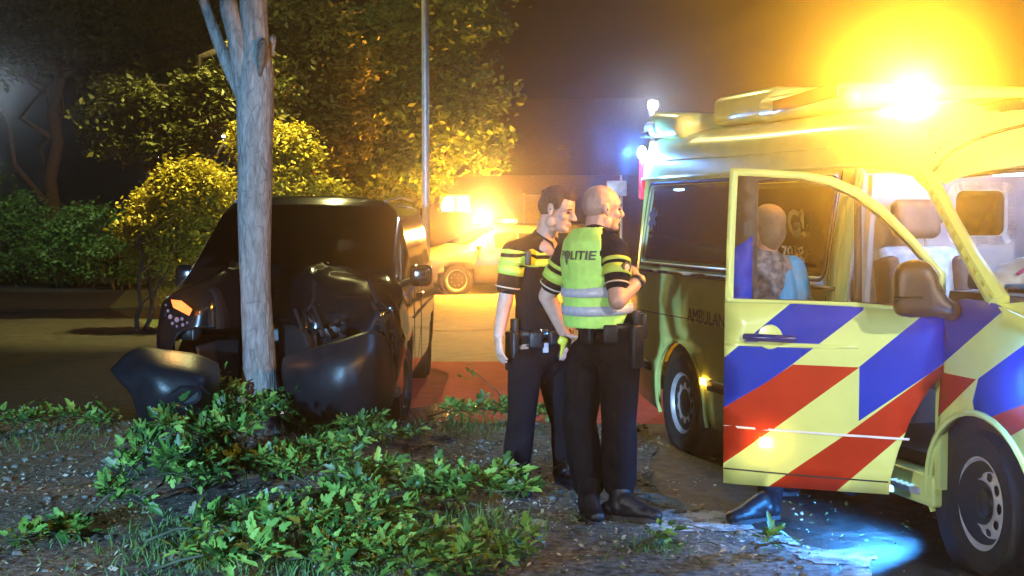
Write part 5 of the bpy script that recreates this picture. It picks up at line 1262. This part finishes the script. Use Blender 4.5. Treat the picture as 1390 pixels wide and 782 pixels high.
# ---- third person behind the open door, seen through its window and below it
R0 = V(at(1050, 700, 7.72).x, 7.72, .012)
p3 = person('person with grey brown hair in a patterned top seen through the door window', R0, 'people seen through the door')
del p3['group']
hc3, nb3, ch3, hp3 = J(1040, 308, 7.85), J(1041, 338, 7.86), J(1046, 380, 7.86), J(1044, 470, 7.86)
f3 = V(-.80, .60, 0); r3 = V(.60, .80, 0)
s3R, s3L = J(1070, 368, 7.92), J(1028, 368, 7.80); e3R, w3R = J(1086, 430, 7.9), J(1066, 470, 7.8); e3L, w3L = J(1018, 430, 7.8), J(1012, 470, 7.85)
def b3(mb):
    L, R_ = head_build(mb, hc3, f3, V(0, 0, 1), .86); neck(mb, L, nb3 + V(0, 0, -.03), .052)
    limbs(mb, [s3R, e3R, w3R], [.045, .042, .03]); limbs(mb, [s3L, e3L, w3L], [.045, .042, .03]); limbs(mb, [nb3, ch3, hp3], [.05, .05, .05]); limbs(mb, [s3R, s3L], [.03, .03])
    hand(mb, w3R, V(-.2, .2, -1), V(-1, 0, 0), .5, .95, 1); hand(mb, w3L, V(0, .2, -1), V(1, 0, 0), .5, .95, -1)
organic('body', b3, M['skin'], p3, .007, 2)
L, R_ = head_build(MB(), hc3, f3, V(0, 0, 1), .86); face_bits(p3, L, R_, 'hairgrey')
def b3h(mb): mb.ell(L(-.02, 0, .045), (.10, .090, .092), R_); mb.ell(L(-.045, 0, -.03), (.075, .088, .095), R_); mb.ell(L(-.03, .06, -.04), (.04, .03, .07), R_); mb.ell(L(-.03, -.06, -.04), (.04, .03, .07), R_); mb.ell(L(-.052, 0, -.085), (.045, .066, .06), R_)
organic('hair', b3h, M['hairgrey'], p3, .009, 2)
def b3s(mb):
    torso(mb, hp3, ch3, s3R, s3L, nb3 + V(0, 0, -.05), .78, r3); limbs(mb, [s3L, s3L.lerp(e3L, .7)], [.066, .058]); limbs(mb, [s3R, s3R.lerp(e3R, .7)], [.066, .058])
organic('top', b3s, mat('patterned knit', (.05, .06, .09), .8, col2=(.22, .24, .32), scale=26, detail=2), p3, .009, 3)
def b3v(mb): mb.cap(s3R + V(.02, .0, .01), e3R + V(0, 0, .06), .082, .085, 16); mb.cap(s3R + V(-.03, -.06, -.02), J(1068, 440, 7.76), .05, .075, 14)
organic('blue_sleeve', b3v, mat('bright blue cloth', (.03, .32, .75), .6, var=.15), p3, .009, 2)
L3 = [(J(1040, 495, 7.86), J(1040, 580, 7.82), J(1046, 668, 7.76)), (J(1075, 495, 7.92), J(1075, 580, 8.0), J(1078, 640, 8.2))]
organic('trousers', lambda mb: legs(mb, hp3, L3, .85), M['trou'], p3, .010, 3)
g3 = lambda px, py: gnd(px, py, .012) - R0
for (h_, t_), l in (((g3(1052, 704), g3(992, 712)), L3[0]), ((g3(1082, 672), g3(1050, 672)), L3[1])):
    b_ = organic('shoe', lambda mb, h_=h_, t_=t_, l=l: boot(mb, h_, t_, l[2] + V(0, 0, -.03)), M['leather'], p3, .008, 7); sole(h_, t_, b_, M['rubber'])
# ---------------------------------------------------------------- fallen branches, leaves, grass, litter
LV = [leafmat('fresh leaf a', (.055, .15, .016), (.14, .27, .038), .7, .2), leafmat('fresh leaf b', (.10, .21, .03), (.25, .38, .07), .7, .2), leafmat('leaf underside', (.16, .22, .13), (.24, .30, .18), .6, .2), leafmat('old dark leaf', (.018, .06, .010), (.04, .11, .02), .5, .15)]
M['greenstem'] = mat('green brown stem', (.03, .035, .014), .7, var=.3)
def leaf_shape(seed):
    r = random.Random(seed); pts = []
    for a, q in ((-90, .10), (-62, .40), (-38, .30), (-10, .62), (12, .50), (30, .74), (48, .46), (66, .80), (90, 1.0), (114, .80), (132, .46), (150, .74), (168, .50), (190, .62), (218, .30), (242, .40)):
        q *= r.uniform(.88, 1.1); pts.append((q * math.cos(rad(a)) * .62, q * math.sin(rad(a))))
    return pts
LEAF = []
for k in range(4):
    sh_ = leaf_shape(k); mb = MB(); fold = .25 + .1 * k
    vs = [V(0, .12, 0)] + [V(x, y + .1, fold * abs(x) - .16 * (y - .3) ** 2) for x, y in sh_]
    mb.add(vs, [(0, i, i % 16 + 1) for i in range(1, 17)]); mb.add([(-.008, -.55, -.05), (.008, -.55, -.05), (0, .05, 0)], [(0, 1, 2)]); LEAF.append(mb)
LEAFME = [[LEAF[k].mesh('leaf', LV[m], True) for m in range(3)] for k in range(4)]
def orient(d, n):
    d = V(d).normalized(); n = V(n); n = (n - d * n.dot(d)); n = n.normalized() if n.length > 1e-4 else basis(d)[0]
    return Matrix((d.cross(n), d, n)).transposed()
def branch(label, px, py, az, length, h, nobj, nstuff, seed, size=.085, arch_=1.0):
    r = random.Random(seed); b = gnd(px, py, .02); t = thing('fallen_branch', label, 'branch', b, 0, 'broken leafy branches on the ground')
    st_ = MB(); tw = []; d = V(math.cos(az), math.sin(az), 0); s = V(-d.y, d.x, 0)
    main = [d * length * (u - .5) + s * r.gauss(0, .05) * length + V(0, 0, .03 + h * arch_ * math.sin(math.pi * u) ** .8 * .55) for u in [i / 7 for i in range(8)]]
    st_.tube(main, [.009 - .0009 * i for i in range(8)], 6); spots = []
    for k in range(int(8 + length * 10)):
        u = r.uniform(.08, 1); i = min(6, int(u * 7)); p = main[i].lerp(main[i + 1], u * 7 - i)
        a = r.uniform(-1.2, 1.2); dd = (d * math.cos(a) * .6 + s * math.sin(a) * r.choice((-1, 1)) + V(0, 0, r.uniform(-.05, 1.0) * h * 2.2)).normalized()
        L = length * r.uniform(.22, .45); q = [p, p + dd * L * .5, p + dd * L + V(0, 0, -.12 * L)]
        for v in q: v.z = max(v.z, .012)
        st_.tube(q, [.005, .004, .002], 5)
        for z in range(12): u2 = r.uniform(.2, 1.0); spots.append((q[0].lerp(q[2], u2) + V(0, 0, .03), dd))
    st_.build('stem', M['greenstem'], t, fix=False, sharp=0)
    def one():
        p, dd = r.choice(spots); o = V(r.gauss(0, 1), r.gauss(0, 1), r.gauss(.2, .6)).normalized()
        d2 = (dd * .5 + o).normalized(); sz = size * r.choice((.5, .7, .9, 1.1, 1.5)) * r.uniform(.8, 1.2); n = V(r.gauss(0, .5), r.gauss(-.3, .5), 1)
        p = p + o * .04; p.z = max(p.z, .03); return p, orient(d2, n), sz
    for k in range(nobj):
        p, R3, sz = one(); o = link('leaf', LEAFME[r.randrange(4)][0 if r.random() < .55 else (1 if r.random() < .8 else 2)], t)
        o.matrix_basis = Matrix.Translation(p) @ (R3 @ Matrix.Scale(sz, 3)).to_4x4()
    if nstuff:
        mb = MB()
        for k in range(nstuff):
            p, R3, sz = one(); q = LEAF[r.randrange(4)]; mb.add([p + R3 @ (V(v) * sz * .8) for v in q.v], q.f, (0, 1, 2, 2)[r.randrange(4)])
        mb.build('leaves', [LV[0], LV[1], LV[3]], t, fix=False, sharp=0, kind='stuff')
    return t
for i, a in enumerate([
    ('tall bushy branch with dark leaves at the left end of the leaf heap', 215, 650, .3, .75, .42, 60, 160),
    ('bright leafy branch right below the hanging bumper corner', 270, 610, 1.2, .8, .40, 60, 160),
    ('light green upright sprig in the middle of the leaf heap', 320, 655, 2.0, .62, .40, 60, 120),
    ('leafy branch bunched up under the tree trunk', 352, 600, .1, .8, .28, 45, 120),
    ('long branch with grey green leaves sloping to the right of the heap', 425, 650, -.7, 1.0, .34, 60, 180),
    ('pale branch with large turned leaves low in the heap', 440, 735, .4, .8, .28, 60, 120),
    ('yellow green leafy branch at the lower edge beside the grass', 560, 772, .2, .9, .24, 55, 120),
    ('thick leafy branch lying left of the officer shoes', 615, 690, .15, .7, .30, 60, 160),
    ('flat leafy branch between the heap and the officers', 555, 690, 2.8, .9, .22, 55, 150),
    ('dark green branch at the bottom of the heap', 330, 745, .0, 1.0, .30, 55, 200),
    ('leafy branch lying on the red cycle path edge', 655, 570, .1, .9, .2, 35, 150),
    ('weedy branch at the left picture edge near the path', 25, 585, .2, 1.0, .2, 30, 40),
    ('blue tinged leafy branch just left of the bumper corner', 115, 580, 2.9, .8, .2, 30, 50),
    ('small bright sprig in front of the vest officer boots', 888, 748, .5, .2, .13, 9, 5),
    ('small flat sprig at the edge of the blue puddle', 1050, 750, .2, .2, .06, 8, 4),
    ('dry pale leafy twig at the left edge of the soil', 30, 745, .9, .5, .10, 26, 40),
    ('leafy branch cut off by the lower picture edge left of the pale branch', 330, 778, .2, .8, .26, 45, 90),
    ('grey green branch end at the lower picture edge under the pale branch', 480, 784, -.3, .8, .24, 45, 90),
    ('crest of the leaf heap rising left of the light green sprig', 255, 668, .9, .7, .42, 60, 160),
    ('dense clump of leaves right of the light green sprig under the trunk', 385, 668, 2.3, .7, .38, 60, 150),
    ('leafy branch at the left foot of the heap above the grass', 205, 705, .5, .7, .34, 50, 120),
    ('low branch behind the heap next to the van bumper', 480, 610, -.2, .7, .16, 26, 90)]):
    branch(*a[:5], a[5] * (1.2 if i < 4 or 'heap ' in a[0] + ' ' and i > 18 else .55), int(a[6] * 1.3), int(a[7] * 3.2), 50 + i, size=.056 if a[2] > 600 else .052)
# a bare bent twig standing on the cycle path
tw = thing('twig', 'long thin bare twig arching over the red cycle path', 'twig', gnd(690, 552, .005)); o_ = tw.location
MB().tube([V(0, 0, .01), V(-.10, .1, .12), V(-.22, .15, .22), V(-.32, .15, .30)], [.006, .005, .004, .002], 6).build('stem', M['greenstem'], tw)
mb = MB(); r = random.Random(9)
for k in range(14):
    p = V(-.32, .15, .30) + V(r.gauss(0, .05), r.gauss(0, .05), r.gauss(0, .04)); q = LEAF[k % 4]; R3 = orient(V(r.gauss(0, 1), r.gauss(0, 1), r.gauss(0, 1)), V(0, 0, 1)); mb.add([p + R3 @ (V(v) * .05) for v in q.v], q.f)
mb.build('leaves', LV[1], tw, fix=False, sharp=0, kind='stuff')
# single fallen leaves
r = random.Random(21)
for px, py, s, lab in ((722, 714, .11, 'single pale round leaf lying between the two officers and the camera'), (585, 700, .09, 'pale turned leaf on bare soil below the middle branch')):
    o = link('fallen_leaf', LEAFME[1][2], None); o.matrix_basis = Matrix.Translation(gnd(px, py, .05)) @ (orient(V(.3, .5, .1), V(0, -.5, 1)) @ Matrix.Scale(s, 3)).to_4x4(); tag(o, lab, 'leaf')
# litter: leaf scraps and chips over the soil
M['chips'] = mat('pale chips', (.55, .50, .40), .6, col2=(.16, .14, .07), scale=.9, detail=1); M['scraps'] = leafmat('leaf scraps', (.05, .10, .025), (.14, .16, .05), .6, .1)
mb = MB(); r = random.Random(33)
cl = [(r.uniform(-3.6, 2.0), r.uniform(6.4, 11.4), r.uniform(.15, .5)) for _ in range(45)] + [(.6, 8.6, .7), (.4, 7.2, .6), (1.0, 7.3, .4), (.9, 9.3, .6), (-.4, 9.8, .6)]
for k in range(24000):
    if r.random() < .7: cx, cy, q = r.choice(cl); x, y = r.gauss(cx, q), r.gauss(cy, q)
    else: x, y = r.uniform(-4.5, 2.4), r.uniform(6.2, 13)
    if not inside((x, y), vpoly) and r.random() < .6: continue
    s = r.choice((.004, .006, .008, .010, .016)) * r.uniform(.6, 1.3); a = r.uniform(0, 6.3); d = V(math.cos(a), math.sin(a), r.gauss(0, .35)) * s; e = V(-math.sin(a), math.cos(a), r.gauss(0, .35)) * s * r.uniform(.25, .6)
    p = V(x, y, vz(x, y) + .012 if y < 11.3 else .012); mb.add([p - d, p - e, p + d, p + e], [(0, 1, 2, 3)], 0 if r.random() < .5 else 1)
for k in range(90):
    x, y = r.uniform(-4, 1.6), r.uniform(6.5, 11)
    if not inside((x, y), vpoly): continue
    a = r.uniform(0, 6.3); L = r.uniform(.06, .28); p = V(x, y, vz(x, y) + .012); q = V(math.cos(a), math.sin(a), 0) * L; s_ = V(-q.y, q.x, 0) * r.uniform(-.15, .15)
    mb.tube([p, p + q * .5 + s_ + V(0, 0, .01), p + q], [.004, .0035, .002], 5, mi=2)
mb.build('litter', [M['chips'], M['scraps'], M['greenstem']], None, smooth=False, fix=False, kind='stuff')
# soil lumps
mb = MB()
for k in range(1600):
    x, y = r.uniform(-4.6, 1.9), r.uniform(6.2, 11.2)
    if not inside((x, y), vpoly): continue
    s = r.choice((.008, .012, .018, .03)) * r.uniform(.6, 1.2); mb.ell((x, y, vz(x, y) + s * .2), (s, s * r.uniform(.6, 1), s * .5), seg=6, rings=4)
mb.build('clods', M['soil'], None, fix=False, sharp=0, kind='stuff')
# grass tufts
M['blade'] = leafmat('grass blades', (.05, .12, .02), (.10, .19, .04), .6, .25)
mb = MB(); r = random.Random(44)
for px, py, rad_, n_, h_ in ((250, 745, .5, 350, .08), (330, 720, .5, 300, .08), (500, 735, .30, 600, .12), (600, 745, .35, 600, .11), (345, 590, .35, 500, .10), (420, 585, .4, 400, .10), (640, 720, .3, 300, .09), (885, 750, .12, 120, .07), (500, 585, .4, 250, .09), (560, 650, .45, 300, .07), (300, 770, .5, 400, .09), (450, 775, .5, 500, .10), (30, 600, .6, 220, .07), (640, 585, .4, 300, .10), (100, 600, .5, 120, .06)):
    c = gnd(px, py, 0)
    for k in range(n_):
        x, y = c.x + r.gauss(0, rad_ * .6), c.y + r.gauss(0, rad_ * .6); h = h_ * r.uniform(.4, 1.3); a = r.uniform(0, 6.3); w_ = V(math.cos(a), math.sin(a), 0) * .0035; l = V(r.gauss(0, .45), r.gauss(0, .45), 1).normalized() * h; b = V(x, y, max(.006, vz(x, y)))
        mid = b + l * .55; tip = b + l + V(l.x, l.y, 0) * .5; mb.add([b - w_, b + w_, mid + w_ * .7, mid - w_ * .7, tip], [(0, 1, 2, 3), (3, 2, 4)])
for k in range(5000):
    y = r.uniform(19, 33); x = -lerp(3.9, 8.6, (y - 16) / 17) + r.uniform(.1, 2.6); h = r.uniform(.05, .12); a = r.uniform(0, 6.3); w_ = V(math.cos(a), math.sin(a), 0) * .008; b = V(x, y, .004); mb.add([b - w_, b + w_, b + V(r.gauss(0, .03), r.gauss(0, .03), h)], [(0, 1, 2)])
mb.build('grass', M['blade'], None, fix=False, sharp=0, kind='stuff')
# thin dry stalks by the van
for (px, py, h, lean), lab in zip(((427, 595, .20, .02), (452, 600, .22, .06)), ('thin dry stalk standing straight under the van bumper', 'thin dry stalk leaning right with a pale bud tip')):
    s_ = thing('dry_stalk', lab, 'stalk', gnd(px, py, .02)); MB().tube([V(0, 0, 0), V(lean * .4, 0, h * .6), V(lean, 0, h)], [.004, .003, .002], 5).build('stem', M['galv'], s_); MB().ell((lean, 0, h), (.007, .007, .009), seg=6, rings=4).build('bud', M['chips'], s_)
# crumpled clear film at the tree foot
cf = thing('plastic_wrap', 'crumpled clear plastic scrap leaning on the tree foot', 'litter', gnd(388, 590, .05)); mb = MB(); r = random.Random(8); P = [[V(.03 * i - .04 + r.gauss(0, .010), r.gauss(-.15, .02), .04 * j + r.gauss(0, .008)) for j in range(6)] for i in range(4)]
MB().grid(P).build('film', glass('milky film', (.6, .6, .6), 2.5, .15), cf, smooth=False)
# ---------------------------------------------------------------- haze box added to give the lamps a lens bloom
hz = MB().box((0, 40, 11.4), (90, 110, 25)).build('haze', [], None, smooth=False)
hz['kind'] = 'stuff'
hm = D.materials.new('damp night air'); hm.use_nodes = True; t = hm.node_tree; t.nodes.clear()
pv = t.nodes.new('ShaderNodeVolumePrincipled'); o = t.nodes.new('ShaderNodeOutputMaterial')
pv.inputs['Color'].default_value = (.95, .95, .95, 1); pv.inputs['Density'].default_value = HAZE_D; pv.inputs['Anisotropy'].default_value = HAZE_G
t.links.new(pv.outputs[0], o.inputs['Volume']); hz.data.materials.append(hm)
